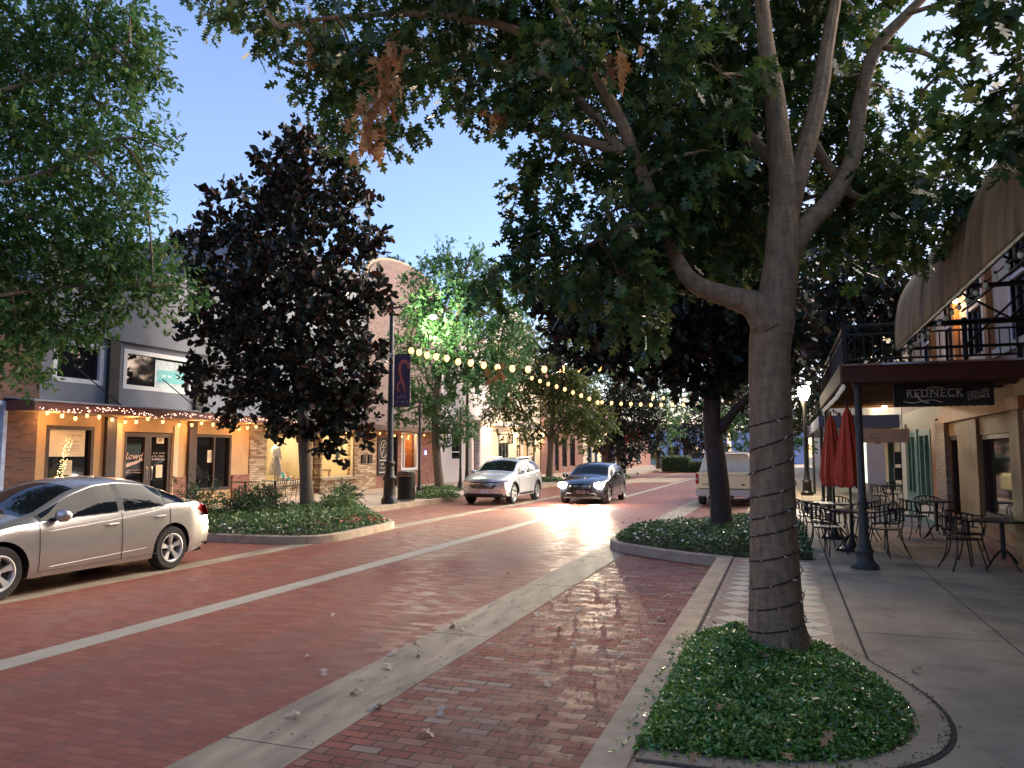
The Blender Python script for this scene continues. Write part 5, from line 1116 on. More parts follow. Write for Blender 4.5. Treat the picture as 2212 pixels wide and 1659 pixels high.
# tall banner pole on the left
bp = thing('banner_pole', 'tall dark pole with ringed base, top arm and purple banner on the left pavement', 'lamp post', (-12.4, 22.6, .15)); x, y = -12.4, 22.6
MB().lathe((x, y, .15), [(.27, 0), (.27, .16), (.22, .22), (.2, .3), (.19, .75), (.23, .8), (.24, .86), (.16, .95), (.15, 1.25), (.19, 1.3), (.19, 1.35), (.12, 1.42)], 18).build('base', m_iron, bp, smooth=True)
MB().lathe((x, y, .15), [(.12, 1.38), (.10, 3.0), (.075, 5.0), (.07, 6.75), (.075, 6.8)], 14).build('pole', mat('dark_blue_pole', (.03, .04, .05), .4), bp, smooth=True)
MB().tube([(x, y, 6.7), (x+.35, y, 6.75), (x+.45, y, 6.72)], .035, 6).build('top_arm', m_iron, bp)
for z in (5.12, 3.36): MB().tube([(x, y, z), (x+.75, y, z)], .018, 6).build('banner_rod', m_iron, bp)
bnr = thing('street_banner', 'purple street banner with a pinkish treble swirl and pale lettering', 'banner', (x+.42, y, 3.38)); m_ban = mat('purple_banner_cloth', (.055, .04, .10), .7, var=.1); MB().b2(x+.12, x+.72, y-.006, y+.006, 3.38, 5.10).build('cloth', m_ban, bnr)
m_sw = mat('salmon_print', (.48, .14, .10), .7, var=.15); m_lv = mat('lavender_print', (.38, .36, .5), .7)
swb = MB(); pts = catmull([(x+.66, y-.012, 4.62), (x+.64, y-.012, 4.80), (x+.50, y-.012, 4.88), (x+.36, y-.012, 4.80), (x+.33, y-.012, 4.55), (x+.40, y-.012, 4.30), (x+.48, y-.012, 4.08), (x+.52, y-.012, 3.92), (x+.52, y-.012, 3.80)], 6); n = len(pts)
swb.tube(pts, [.035+.03*math.sin(math.pi*min(1, i/n*1.6)) if i < n*.6 else .06-.045*(i-n*.6)/(n*.4) for i in range(n)], 8); pts = catmull([(x+.47, y-.012, 4.16), (x+.36, y-.012, 4.20), (x+.26, y-.012, 4.08), (x+.27, y-.012, 3.94), (x+.36, y-.012, 3.90)], 6); swb.tube(pts, .035, 8)
swb.v = [(a, y-.006+(b-y+.012)*.12-.004, c) for a, b, c in swb.v]; swb.build('swirl', m_sw, bnr); scribble(m_lv, (x+.41, y-.008, 3.60), .48, .32, 2, '-y', bnr)
# litter bin
tb = thing('litter_bin', 'dark slatted litter bin beside the banner pole base', 'bin', (-12.6, 24.1, .15)); x, y = -12.55, 24.1
MB().lathe((x, y, .2), [(.26, 0), (.27, .8)], 20).build('liner', m_black, tb)
sb_ = MB()
for i in range(26): a = 2*math.pi*i/26; sb_.box((x+.3*math.cos(a), y+.3*math.sin(a), .62), (.012, .04, .88), rz=a)
sb_.build('slats', m_iron, tb)
hp = MB()
for z in (.2, .62, 1.06): hp.lathe((x, y, z), [(.29, 0), (.32, .01), (.32, .03), (.29, .04)], 26)
hp.build('hoops', m_iron, tb); MB().lathe((x, y, 1.12), [(.34, 0), (.33, .05), (.2, .1), (.14, .1)], 22).build('lid', m_iron, tb, smooth=True)
# white led street light seen through the green trees
p = at_y(935, 685, 29.2); ll = thing('street_light', 'bright white street light glaring through the green tree crown', 'street lamp', (-13.4, 33, .15), 'street lamps')
MB().lathe((p.x+.1, 32.8, .15), [(.15, 0), (.12, .3), (.08, 1), (.06, p.z+.1)], 12).build('pole', m_iron, ll, smooth=True); MB().tube([(p.x+.1, 32.8, p.z+.2), (p.x, 29.2, p.z+.12)], .035, 6).build('arm', m_iron, ll)
MB().sphere((p.x, p.y, p.z), .16, 14, 8, .6).build('lamp_head', emis('led_white', (.85, 1, .95), 35), ll, smooth=True); light('POINT', (p.x+.1, p.y-.2, p.z-.15), 900, (1, .95, .72), ll, .12)
# overhead bulb strings across the street
A = at_y(880, 752, 23.2); B = at_y(1258, 793, 24.0); pts = [A, at_y(940, 765, 23.4), at_y(1025, 782, 23.6), at_y(1130, 792, 23.8), B, at_y(1420, 790, 24.0)]
bulb_string('bulb_string', 'upper string of warm bulbs crossing the street from the banner pole', pts, 17, m_warm, .095, glow=(3, 150))
for a, b, mid, y, lb, n in (((1140, 812), (1300, 870), (1220, 838), 38, 'lower string of warm bulbs in front of the yellow lit tree', 9), ((1290, 866), (1620, 862), (1440, 872), 42, 'warm bulbs low across the street between the dark tree trunks', 14), ((1400, 855), (1600, 868), (1500, 862), 48, 'farthest faint string of bulbs across the street', 9)):
    bulb_string('bulb_string', lb, [at_y(*a, y), at_y(*mid, y), at_y(*b, y)], n, m_warm, .085, glow=(4, 110))
# outdoor tables by the left shop
def bistro(x, y, lb, chair=False):
    if chair:
        c = copy_tree(ch0); c.location = (x, y, .153); c.rotation_euler = (0, 0, R(150)); c['label'] = lb
    else: iron_table(x, y, lb, .45, .9)
bistro(-16.6, 20.6, 'dark round table outside the window right of the double doors'); bistro(-16.4, 21.9, 'dark round table before the tan wall between window and stone pier'); bistro(-16.3, 23.1, 'iron chair on the left pavement before the stone pier', True); bistro(-16.9, 22.8, 'iron chair against the tan wall on the left pavement', True)
# light string wound round the near trunk is added with the tree
# hedge and far cars
hg = tag(MB().b2(-11.4, -7.2, 76, 78, 0, 1.1).build('planter_wall', m_conc), 'pale concrete planter wall far down the street', 'planter')
# ---------------------------------------------------------------- foliage
def tmpl_oak():
    h = [(0, 0), (.015, .10), (.13, .12), (.20, .22), (.10, .27), (.06, .33), (.24, .40), (.36, .52), (.20, .53), (.08, .56), (.20, .68), (.25, .80), (.12, .78), (.06, .86), (0, 1)]
    r = h+[(-x, y) for x, y in reversed(h[1:-1])]; return np.array([(x, y, .10*abs(x)) for x, y in r])
def tmpl_oak_small():
    h = [(0, 0), (.05, .2), (.24, .26), (.08, .42), (.34, .55), (.10, .66), (.20, .84), (0, 1)]
    r = h+[(-x, y) for x, y in reversed(h[1:-1])]; return np.array([(x, y, .1*abs(x)) for x, y in r])
def tmpl_oval(w=.21): 
    h = [(0, 0), (w*.75, .22), (w, .5), (w*.7, .8), (0, 1)]; r = h+[(-x, y) for x, y in reversed(h[1:-1])]; return np.array([(x, y, 0) for x, y in r])
def unit(a): return a/np.maximum(1e-9, np.linalg.norm(a, axis=-1, keepdims=True))
def leaves(P, D, N, size, T):
    """P positions, D leaf direction, N approx normal, size per leaf -> stacked verts"""
    D = unit(D); X = unit(np.cross(D, N)); Z = np.cross(X, D)
    k = len(T); V = P[:, None, :]+size[:, None, None]*(T[None, :, 0:1]*X[:, None, :]+T[None, :, 1:2]*D[:, None, :]+T[None, :, 2:3]*Z[:, None, :])
    return V.reshape(-1, 3), k
def foliage(blobs, ncl, ntw, nlf, size, twig, T, rng, droop=.35, flat=.5, clr=.42):
    """blobs: (centre, radii, weight). clumps -> twigs -> leaves"""
    Ps, Ds, Ns, cl_all = [], [], [], []
    for c, r, w in blobs:
        c = np.array(c); r = np.array(r); m = max(2, int(ncl*w))
        d = unit(rng.normal(size=(m, 3))); u = rng.random((m, 1))**.42; cl = c+d*u*r*.86; cl_all += [(tuple(q), tuple(c)) for q in cl]
        q = rng.normal(size=(m, ntw, 3))*r.mean()*clr*.5; tp = cl[:, None, :]+q
        td = unit(unit(q)*.7+d[:, None, :]*.7+rng.normal(size=q.shape)*.35+np.array([0, 0, -droop*.4]))
        s = (np.arange(nlf)+.5)/nlf; s = s[None, None, :, None]*twig
        lp = tp[:, :, None, :]+td[:, :, None, :]*s+rng.normal(size=(m, ntw, nlf, 3))*twig*.07
        sd = unit(rng.normal(size=lp.shape)); ld = unit(td[:, :, None, :]*.6+sd*.8+np.array([0, 0, -droop]))
        nn = rng.normal(size=lp.shape)*flat+np.array([0, 0, 1.0])
        Ps.append(lp.reshape(-1, 3)); Ds.append(ld.reshape(-1, 3)); Ns.append(nn.reshape(-1, 3))
    P = np.concatenate(Ps); D = np.concatenate(Ds); N = np.concatenate(Ns); sz = size*(.65+.6*rng.random(len(P)))
    V, k = leaves(P, D, N, sz, T); return V, k, cl_all
def blobP(lst, y, depth=1.0, wscale=1.0, ysc=1.0):
    out = []
    for e in lst:
        px, py, rp = e[:3]; yy = e[3] if len(e) > 3 else y; rx = e[4] if len(e) > 4 else rp
        c = at_y(px, py, yy); m = S/FPX*yy*1.05; r = (rx*m, min(rp*m*depth, 2.6), rp*m*ysc); out.append((tuple(c), r, wscale*(r[0]*r[2]+r[0]*r[1])/2)); 
    return out
def nearest(nodes, p):
    return min(nodes, key=lambda q: (q-p).length)
def tree(name, label, base, limbs, blobs, leafm, barkm, ncl, ntw, nlf, size, twig, T, seed, droop=.35, clr=.42, group='street trees', br=.02, twigs=True, maxbr=200, flat=.5):
    rng = np.random.default_rng(seed); t = thing(name, label, 'tree', base, group)
    tk = MB(); nodes = []
    for pts, rs in limbs:
        cv = catmull(pts, 6); n = len(cv); rr = list(np.interp(np.linspace(0, 1, n), np.linspace(0, 1, len(rs)), rs)); tk.tube(cv, rr, 14 if rs[0] > .08 else 8); nodes += cv[n//3:]
    V, k, cl = foliage(blobs, ncl, ntw, nlf, size, twig, T, rng, droop, clr=clr, flat=flat)
    if twigs:
        bn = MB(); n_ = 0; cents = {}
        for c, bc in cl:
            if bc not in cents:
                b = Vector(bc); a = nearest(nodes, b); mid = a.lerp(b, .5)+Vector((0, 0, .12*(b-a).length)); bn.tube(catmull([a, mid, b], 4), [br*1.4]*4+[br]*4+[br*.7], 6, cap=False); cents[bc] = b
            if n_ < maxbr:
                b = cents[bc]; c_ = Vector(c); m_ = b.lerp(c_, .55)+Vector((0, 0, .08*(b-c_).length)); bn.tube([b, m_, c_], [br*.6, br*.4, br*.2], 4, cap=False); n_ += 1
        bn.build('branches', barkm, t, smooth=True, fix=False)
    tk.build('trunk', barkm, t, smooth=True, fix=False); bulk('crown', V, k, leafm, t); return t
def bark(name, col, sc=1.0):
    m, nt, b = _nodes(name); v = _coord(nt); mp = nt.nodes.new('ShaderNodeMapping'); mp.inputs['Scale'].default_value = (1, 1, 2.4); nt.links.new(v, mp.inputs[0])
    n1 = _noise(nt, mp.outputs[0], 7*sc, 10, .75); mp2 = nt.nodes.new('ShaderNodeMapping'); mp2.inputs['Scale'].default_value = (2.5, 2.5, .5); nt.links.new(v, mp2.inputs[0]); n2 = _noise(nt, mp2.outputs[0], 9*sc, 5)
    vo = nt.nodes.new('ShaderNodeTexVoronoi'); vo.inputs['Scale'].default_value = 16*sc; nt.links.new(mp.outputs[0], vo.inputs['Vector'])
    f = _math(nt, 'MULTIPLY_ADD', n2.outputs['Fac'], .5, _math(nt, 'MULTIPLY', n1.outputs['Fac'], .5)); r = _ramp(nt, f, [(.34, tuple(c*.5 for c in col)), (.5, col), (.66, tuple(min(1, c*1.5) for c in col))])
    nt.links.new(r.outputs[0], b.inputs['Base Color']); b.inputs['Roughness'].default_value = .85
    h = _math(nt, 'MULTIPLY_ADD', vo.outputs['Distance'], .4, f); fb_ = _noise(nt, v, 45*sc, 6, .7); h = _math(nt, 'MULTIPLY_ADD', fb_.outputs['Fac'], .5, h); _bump(nt, h, b, .75, .018); return m
m_bark1 = bark('grey_brown_bark', (.24, .165, .092)); m_bark2 = bark('dark_bark', (.055, .035, .025)); m_bark3 = bark('magnolia_bark', (.13, .095, .065))
m_leaf1 = leafmat('oak_leaf', [(0, (.022, .055, .020)), (.35, (.034, .085, .024)), (.7, (.06, .115, .028)), (.9, (.11, .16, .034)), (1, (.17, .19, .045))], .4, .3, .4)
m_leaf4 = leafmat('pin_oak_leaf', [(0, (.026, .075, .026)), (.4, (.042, .115, .034)), (.8, (.07, .145, .034)), (1, (.13, .17, .045))], .55, .35, .2)
m_leaf3 = leafmat('magnolia_leaf', [(0, (.010, .015, .010)), (.5, (.014, .021, .013)), (.75, (.020, .024, .013)), (.8, (.040, .014, .009)), (.92, (.065, .018, .011)), (1, (.025, .03, .016))], .42, .12, .25)
m_leaf2 = leafmat('dark_magnolia_leaf', [(0, (.012, .022, .014)), (.6, (.02, .032, .018)), (.8, (.05, .022, .014)), (1, (.03, .04, .02))], .4, .12, .3)
m_leaf5 = leafmat('bright_green_leaf', [(0, (.035, .10, .04)), (.5, (.06, .15, .05)), (1, (.10, .19, .05))], .45, .35, .35)
m_leaf6 = leafmat('yellow_green_leaf', [(0, (.05, .09, .03)), (.5, (.09, .13, .035)), (1, (.16, .17, .04))], .5, .35, .3)
m_dead = leafmat('withered_leaf', [(0, (.30, .13, .05)), (.5, (.50, .25, .10)), (1, (.62, .35, .16))], .7, .3, .2)
OAK, OAKS, OV = tmpl_oak(), tmpl_oak_small(), tmpl_oval()
Y1_ = 6.65
a = lambda px, py, y=6.65: at_y(px, py, y)
limbs = [([(-.10+.16*math.cos(q), 6.65+.16*math.sin(q), .62+.1*math.sin(3*q)), (-.10+.21*math.cos(q), 6.65+.21*math.sin(q), .34), (-.10+.33*math.cos(q), 6.65+.33*math.sin(q), .19), (-.10+.5*math.cos(q), 6.65+.5*math.sin(q), .13)], [.02, .04, .045, .02]) for q in (.3, 2.7, 3.9, 5.0)]+[([(-.10, 6.65, .08), (-.10, 6.65, .22), (-.105, 6.65, .55), (-.105, 6.65, 1.2), (-.10, 6.65, 2.0), (-.095, 6.65, 2.6), a(1670, 690)], [.33, .245, .216, .186, .174, .168, .18]),
    ([a(1668, 720), a(1678, 640), a(1688, 560), a(1690, 470), a(1692, 380, 6.7)], [.175, .155, .14, .12, .07]),
    ([a(1690, 520), a(1690, 400), a(1682, 300), a(1672, 200), a(1655, 100), a(1640, -40), a(1600, -300)], [.10, .112, .098, .085, .07, .058, .03]),
    ([a(1690, 560, 6.68), a(1698, 480, 6.7), a(1722, 380, 6.7), a(1752, 280, 6.8), a(1775, 180, 6.9), a(1790, 80, 7), a(1830, -120, 7.1)], [.07, .10, .088, .078, .07, .06, .03]),
    ([a(1690, 570, 6.7), a(1740, 490, 6.8), a(1800, 425, 7), a(1845, 330, 7.2), a(1858, 220, 7.3), a(1890, 110, 7.3), a(1960, 30, 7.3), a(2080, -90, 7.3)], [.105, .09, .078, .07, .064, .058, .045, .02]),
    ([a(1662, 705, 6.6), a(1630, 660, 6.55), a(1570, 640, 6.5), a(1500, 612, 6.4), a(1462, 560, 6.4), a(1425, 470, 6.3), a(1385, 370, 6.2), a(1340, 260, 6.1), a(1275, 140, 6.0), a(1195, 0, 5.9), a(1120, -120, 5.8)], [.15, .12, .088, .075, .062, .058, .055, .05, .042, .03, .015]),
    ([a(1350, 330, 6.15), a(1250, 300, 6.1), a(1100, 262, 6.0), a(1000, 232, 6.0)], [.05, .035, .028, .012]),
    ([a(1420, 480, 6.3), a(1330, 500, 6.2), a(1250, 540, 6.2), a(1120, 560, 6.1), a(1040, 600, 6.1)], [.04, .03, .022, .016, .008]),
    ([a(1280, 150, 6.0), a(1100, 60, 6), a(900, 30, 6), a(700, 40, 6.2), a(600, 60, 6.3)], [.05, .04, .03, .02, .01]),
    ([a(1350, 330, 6.1), a(1180, 160, 6.2), a(960, 130, 6.3), a(840, 180, 6.3)], [.04, .03, .02, .01]),
    ([a(1900, 100, 7.3), a(2010, 120, 7.3), a(2090, 200, 7), a(2212, 285, 6.5)], [.03, .022, .016, .01]),
    ([a(1690, 370, 6.7), a(1600, 280, 6.9), a(1500, 220, 7)], [.06, .05, .03]), ([a(1750, 300, 6.9), a(1840, 420, 7.2), a(1960, 420, 7.3)], [.05, .03, .015]),
    ([a(1960, 30, 7.2), a(2060, 5, 7), a(2110, 40, 7), a(2170, 45, 7), a(2190, 90, 7)], [.022, .018, .012, .009, .004])]
B = [(1560, 160, 80, 6.0), (1250, 60, 60, 5.4), (1500, 330, 60, 6.0), (455, -50, 70, 6.6), (560, 25, 75, 6.6), (650, 60, 90, 6.6), (700, 190, 60, 6.4), (760, 110, 110, 6.5), (790, 270, 50, 6.2), (880, 80, 130, 6.5), (875, 240, 65, 6.2), (1000, 60, 150, 6.4), (1010, 190, 60, 6.1), (1130, 90, 130, 6.4), (1120, 200, 70, 6.1),
    (1240, 60, 110, 6.8), (1200, 250, 60, 6.2), (1350, 80, 110, 7.2), (1270, 350, 85, 6.2), (1190, 330, 40, 6.1), (1380, 300, 110, 6.8), (1330, 450, 110, 6.4), (1200, 500, 60, 6.2), (1130, 545, 50, 6.1), (1230, 590, 70, 6.3), (1060, 580, 40, 6.1), (1340, 600, 90, 6.4),
    (1480, 180, 130, 7.6), (1500, 380, 130, 7.6), (1470, 520, 100, 7.0), (1600, 60, 130, 7.8), (1600, 260, 120, 7.8), (1590, 450, 100, 7.6), (1740, 40, 130, 8), (1760, 220, 90, 8), (1780, 400, 90, 8), (1830, 40, 80, 8), (1620, 530, 60, 7.9),
    (1910, 190, 55, 7.4), (1990, 200, 36, 7.2), (1900, 330, 60, 7.8), (1960, 400, 85, 7.5), (2050, 380, 50, 7.3), (1880, 480, 70, 7.6), (1990, 470, 45, 7.4), (1800, 520, 50, 7.9), (1400, 660, 50, 7.2)]
B2_ = [(2195, 20, 24, 4.6), (2195, 190, 26, 4.8), (2190, 270, 22, 4.8), (2120, 265, 16, 5.2)]
blobs = blobP(B, 6.6, 1.5)+blobP(B2_, 4.8, 1.0, 1.0)
# crown carries on above and behind the viewer
blobs += [((-2.5, 3.5, 7.2), (2.2, 2.2, .9), 2.6), ((.2, 3.0, 7.8), (1.8, 2.0, .9), 2.2), ((-1, 7, 8.6), (3, 2.6, 1.2), 4)]
T1 = tree('oak_tree', 'big spreading oak with pale bare trunk wrapped in wire in the near planter', (-.14, 6.65, .15), limbs, blobs, m_leaf1, m_bark1, 46, 7, 9, .145, .30, OAK, 5, droop=.45, clr=.50, br=.014, maxbr=700)
rng = np.random.default_rng(3)
def hang(path, n, rad, size=.15):
    cv = catmull(path, 6); idx = rng.random(n)*(len(cv)-1.001); P = np.array([tuple(cv[int(i)].lerp(cv[int(i)+1], i-int(i))) for i in idx]); P += rng.normal(size=P.shape)*rad
    D = rng.normal(size=P.shape)*.5+np.array([0, 0, -1.0]); N = rng.normal(size=P.shape); return leaves(P, D, N, size*(.7+.5*rng.random(n)), OAK)[0]
V = np.concatenate([hang([a(845, 70, 5.6), a(838, 150, 5.6), a(815, 210, 5.6), a(800, 280, 5.6), a(778, 325, 5.6)], 120, .075), hang([a(1335, 105, 5.9), a(1325, 150, 5.9)], 24, .07), hang([a(660, 95, 6), a(665, 120, 6)], 14, .07, .12), hang([a(1075, 225, 5.9), a(1075, 265, 5.9)], 14, .05, .12), hang([a(1075, 780, 6.1), a(1070, 815, 6.1)], 10, .05, .1)])
wl = bulk('withered_leaves', V, len(OAK), m_dead, T1); wl['label'] = 'brown withered leaves hanging in bunches'
# wire and mini bulbs around the trunk
ws = thing('trunk_light_string', 'dark wire with tiny unlit bulbs spiralled around the near oak trunk', 'string lights', (-.14, 6.65, .3))
zz = np.linspace(.30, 2.18, 230); rad = np.interp(zz, [.1, .22, .55, 1.2, 2.0, 2.6], [.33, .245, .216, .186, .174, .168])+.006; turns = 10.5
hel = [(-.103+r*math.cos(2*math.pi*turns*(z-.3)/1.9), 6.65+r*math.sin(2*math.pi*turns*(z-.3)/1.9), z+.03*math.sin(2*math.pi*turns*(z-.3)/1.9+1)+.022*math.sin(z*7.3)+.012*math.sin(z*23)) for z, r in zip(zz, rad)]
MB().tube(hel, .0055, 5).build('wire', m_wire, ws); mb0 = None; m_mini = mat('mini_bulb', (.62, .58, .48), .25, var=.1)
for i in range(0, 228, 3):
    p = Vector(hel[i]); out = Vector((p.x+.14, p.y-6.65, 0)).normalized(); d = (out+Vector((rnd.uniform(-.6, .6), rnd.uniform(-.6, .6), rnd.uniform(-1, 1)))).normalized()
    if mb0 is None:
        mb0 = MB().tube([(0, 0, 0), (0, 0, .014), (0, 0, .034)], [.005, .005, .0015], 6).build('bulb', m_mini, None, origin=(0, 0, 0)); o = mb0
    else: o = mb0.copy(); COL.objects.link(o)
    o.parent = ws; o.location = p+out*.004-BASE[ws.name]; o.rotation_euler = d.to_track_quat('Z', 'Y').to_euler()

# fine leaved oak filling the upper left
b = lambda px, py, y: at_y(px, py, y)
limbs = [([(-12.9, 5.6, 0), (-12.9, 5.6, 1.5), (-12.8, 5.8, 3.2), (-12.6, 6, 5), (-12.5, 6.4, 8), (-12.4, 6.8, 11)], [.3, .24, .2, .16, .1, .04]), ([(-12.7, 5.9, 4), (-12.0, 7, 5.2), b(100, 370, 8.5), b(250, 300, 9)], [.08, .05, .025, .01]), ([(-12.7, 5.9, 3.4), (-11.6, 7.6, 4.0), b(140, 620, 9), b(330, 620, 9.6)], [.07, .04, .02, .01]), ([(-12.6, 6, 6), b(60, 180, 8.5), b(280, 90, 9.2)], [.07, .03, .01])]
B = [(-60, 60, 170, 8.6), (70, 90, 150, 8.8), (190, 60, 110, 9.2), (280, 30, 65, 9.4), (-40, 300, 160, 8.6), (100, 280, 130, 9), (215, 230, 80, 9.3), (270, 130, 60, 9.4), (290, 160, 45, 9.4), (345, 150, 32, 9.5), (300, 310, 50, 9.4), (350, 320, 30, 9.5), (225, 380, 75, 9.3), (320, 385, 32, 9.5), (60, 470, 130, 9), (170, 460, 90, 9.2), (265, 450, 60, 9.3), (320, 460, 32, 9.4), (240, 545, 60, 9.4),
    (-30, 640, 130, 8.6), (80, 620, 100, 9), (190, 600, 70, 9.3), (270, 610, 45, 9.5), (350, 600, 45, 9.8), (405, 625, 36, 10), (250, 650, 45, 9.6), (310, 645, 40, 9.8), (300, 560, 50, 9.6), (170, 680, 50, 9.3), (20, 740, 80, 8.7), (110, 700, 60, 9.1), (40, 790, 40, 8.8), (-80, 500, 140, 8)]
T4 = tree('pin_oak_tree', 'fine leaved green oak filling the upper left corner above the grey building', (-12.9, 5.6, .15), limbs, blobP(B, 9, 1.5), m_leaf4, m_bark3, 56, 7, 10, .125, .36, OAKS, 8, droop=.25, clr=.55, br=.016, maxbr=400)

# reddish magnolia on the left island
def V3(px, py, y=18.75): return at_y(px, py, y)
limbs = [([(-12.93, 18.75, .1), (-12.93, 18.75, .35), V3(660, 1020), V3(655, 930), V3(652, 800), V3(645, 650), V3(640, 480), V3(640, 320)], [.28, .215, .17, .16, .14, .11, .07, .02])]+[([V3(652, y0), V3((652+x)/2, (y0+y)/2-20), V3(x, y)], [.06, .04, .015]) for y0, x, y in ((880, 520, 860), (880, 800, 860), (800, 470, 740), (780, 800, 720), (680, 430, 590), (650, 780, 560), (520, 540, 440), (500, 740, 430))]
B = [(628, 312, 34), (672, 330, 42), (600, 360, 50), (700, 395, 55), (745, 380, 30), (560, 430, 55), (640, 450, 80), (760, 450, 45), (480, 430, 28), (470, 500, 45), (400, 530, 34), (540, 530, 70), (660, 570, 90), (770, 530, 45), (800, 500, 25), (450, 600, 60), (560, 650, 90), (700, 680, 90), (785, 640, 45), (480, 720, 70), (600, 780, 90), (730, 800, 80), (460, 810, 45), (540, 860, 60), (640, 890, 55), (730, 890, 55), (790, 770, 38), (790, 850, 32), (690, 950, 32), (730, 975, 22), (590, 925, 30), (750, 935, 32)]
OV3 = tmpl_oval(.29)
T3 = tree('magnolia_tree', 'dark reddish magnolia rising from the flower island before the stone shop', (-12.93, 18.75, .15), limbs, blobP(B, 18.75, 1.5), m_leaf3, m_bark3, 22, 6, 10, .22, .30, OV3, 12, droop=-.25, clr=.55, br=.03, maxbr=260, flat=1.0)
# dark tree on the right island
W = lambda px, py, y=16.2: at_y(px, py, y)
limbs = [([(-1.25, 16.2, .1), (-1.26, 16.2, .35), W(1555, 1070), W(1548, 1000), W(1538, 910), W(1540, 820), W(1550, 720), W(1560, 600)], [.29, .225, .21, .20, .185, .16, .12, .07]), ([W(1555, 930), W(1585, 890), W(1615, 860), W(1680, 800)], [.12, .09, .08, .04]), ([W(1545, 830), W(1480, 790), W(1400, 760), W(1300, 720)], [.10, .08, .06, .03]), ([W(1550, 720), W(1620, 640), W(1680, 600)], [.08, .05, .03])]
B = [(1200, 660, 34), (1180, 640, 20), (1260, 650, 60), (1350, 620, 75), (1440, 600, 80), (1540, 570, 90), (1640, 600, 80), (1240, 730, 45), (1330, 720, 75), (1440, 710, 80), (1550, 700, 80), (1650, 700, 70), (1320, 770, 40), (1420, 775, 50), (1520, 780, 55), (1620, 790, 50), (1480, 830, 24), (1690, 760, 36), (1500, 500, 70), (1600, 500, 70)]
T2 = tree('dark_magnolia_tree', 'dark leafy tree with leaning black trunk on the right island before the pickup', (-1.24, 16.2, .15), limbs, blobP(B, 16.2, 1.6), m_leaf2, m_bark2, 40, 6, 10, .19, .28, OV3, 21, droop=-.2, clr=.55, br=.03, maxbr=260, flat=1.0)
# dark magnolia behind the balcony
W = lambda px, py, y=21.5: at_y(px, py, y)
limbs = [([(-.02, 21.5, .1), (-.02, 21.5, 2), (-.0, 21.5, 4.4), W(1760, 740), W(1790, 650), W(1810, 560)], [.25, .2, .17, .12, .05]), ([W(1740, 770), W(1860, 740), W(1930, 680)], [.1, .06, .02])]
B = [(1800, 520, 50), (1850, 560, 60), (1760, 590, 60), (1900, 600, 50), (1945, 585, 40), (1750, 680, 50), (1820, 660, 70), (1900, 680, 60), (1950, 650, 40), (1775, 750, 36), (1840, 760, 60), (1910, 745, 40), (1815, 810, 34), (1865, 815, 28)]
T9 = tree('dark_magnolia_tree', 'dark magnolia crown behind the lit lantern and balcony corner', (-.02, 21.5, .15), limbs, blobP(B, 21.5, 1.3), m_leaf2, m_bark2, 20, 6, 9, .22, .30, OV, 31, droop=-.2, clr=.55, br=.03, maxbr=150, flat=1.0)
# brighter green trees further along the left kerb
W = lambda px, py, y=30.8: at_y(px, py, y)
limbs = [([(-14.4, 30.8, .1), (-14.4, 30.8, .4), W(943, 980), W(940, 900), W(950, 800), W(985, 700), W(1000, 600)], [.3, .22, .19, .17, .14, .1, .04]), ([W(945, 880), W(1010, 800), W(1080, 740)], [.08, .05, .02]), ([W(945, 860), W(900, 780), W(880, 720)], [.07, .04, .02])]
B = [(968, 545, 22), (1022, 555, 24), (930, 590, 30), (970, 600, 40), (1030, 610, 45), (1080, 620, 35), (900, 650, 42), (960, 670, 60), (1040, 680, 60), (1105, 670, 36), (890, 730, 42), (960, 750, 55), (1040, 760, 60), (1110, 740, 40), (900, 800, 36), (985, 820, 50), (1060, 830, 45), (900, 870, 40), (960, 900, 36), (975, 935, 26), (1000, 920, 24), (870, 890, 25)]
tree('elm_tree', 'bright green tree lit by the white street light beyond the banner pole', (-14.4, 30.8, .15), limbs, blobP(B, 30.8, 1.4), m_leaf5, m_bark3, 17, 6, 9, .23, .42, OAKS, 41, droop=.1, clr=.5, br=.04, maxbr=150)
W = lambda px, py, y=37: at_y(px, py, y)
tree('elm_tree', 'blue green tree top in front of the arched brick parapet', (-16, 37, .15), [([at_y(852, 1052, 37), W(850, 900), W(840, 700), W(830, 600)], [.22, .18, .1, .03])], blobP([(815, 565, 18), (842, 570, 16), (820, 620, 34), (860, 660, 44), (820, 700, 44), (870, 730, 46), (830, 790, 44), (880, 660, 40), (860, 810, 44), (890, 610, 26), (840, 620, 40), (870, 640, 36), (880, 780, 40)], 37, 1.3), leafmat('blue_green_leaf', [(0, (.03, .07, .055)), (1, (.06, .12, .075))], .5, .3, .3), m_bark3, 20, 6, 9, .26, .45, OAKS, 43, droop=.1, clr=.5, br=.04, maxbr=60)
W = lambda px, py, y=44: at_y(px, py, y)
limbs = [([(-13.35, 44, .1), (-13.35, 44, .4), W(1189, 980), W(1192, 930), W(1195, 860), W(1180, 780)], [.3, .22, .17, .15, .12, .05]), ([W(1190, 950), W(1165, 925), W(1130, 890)], [.09, .06, .03]), ([W(1192, 940), W(1230, 890), W(1270, 860)], [.08, .05, .02])]
B = [(1150, 730, 36), (1200, 745, 36), (1100, 780, 40), (1160, 800, 50), (1220, 800, 45), (1260, 830, 34), (1110, 850, 45), (1180, 870, 55), (1250, 885, 45), (1080, 890, 30), (1290, 905, 30), (1130, 915, 32), (1220, 930, 30), (1270, 940, 26), (1150, 940, 20)]
tree('elm_tree', 'yellow lit spreading tree behind the parked crossover', (-13.35, 44, .15), limbs, blobP(B, 44, 1.3), m_leaf6, m_bark3, 13, 6, 9, .28, .5, OAKS, 47, droop=.1, clr=.5, br=.05, maxbr=120)
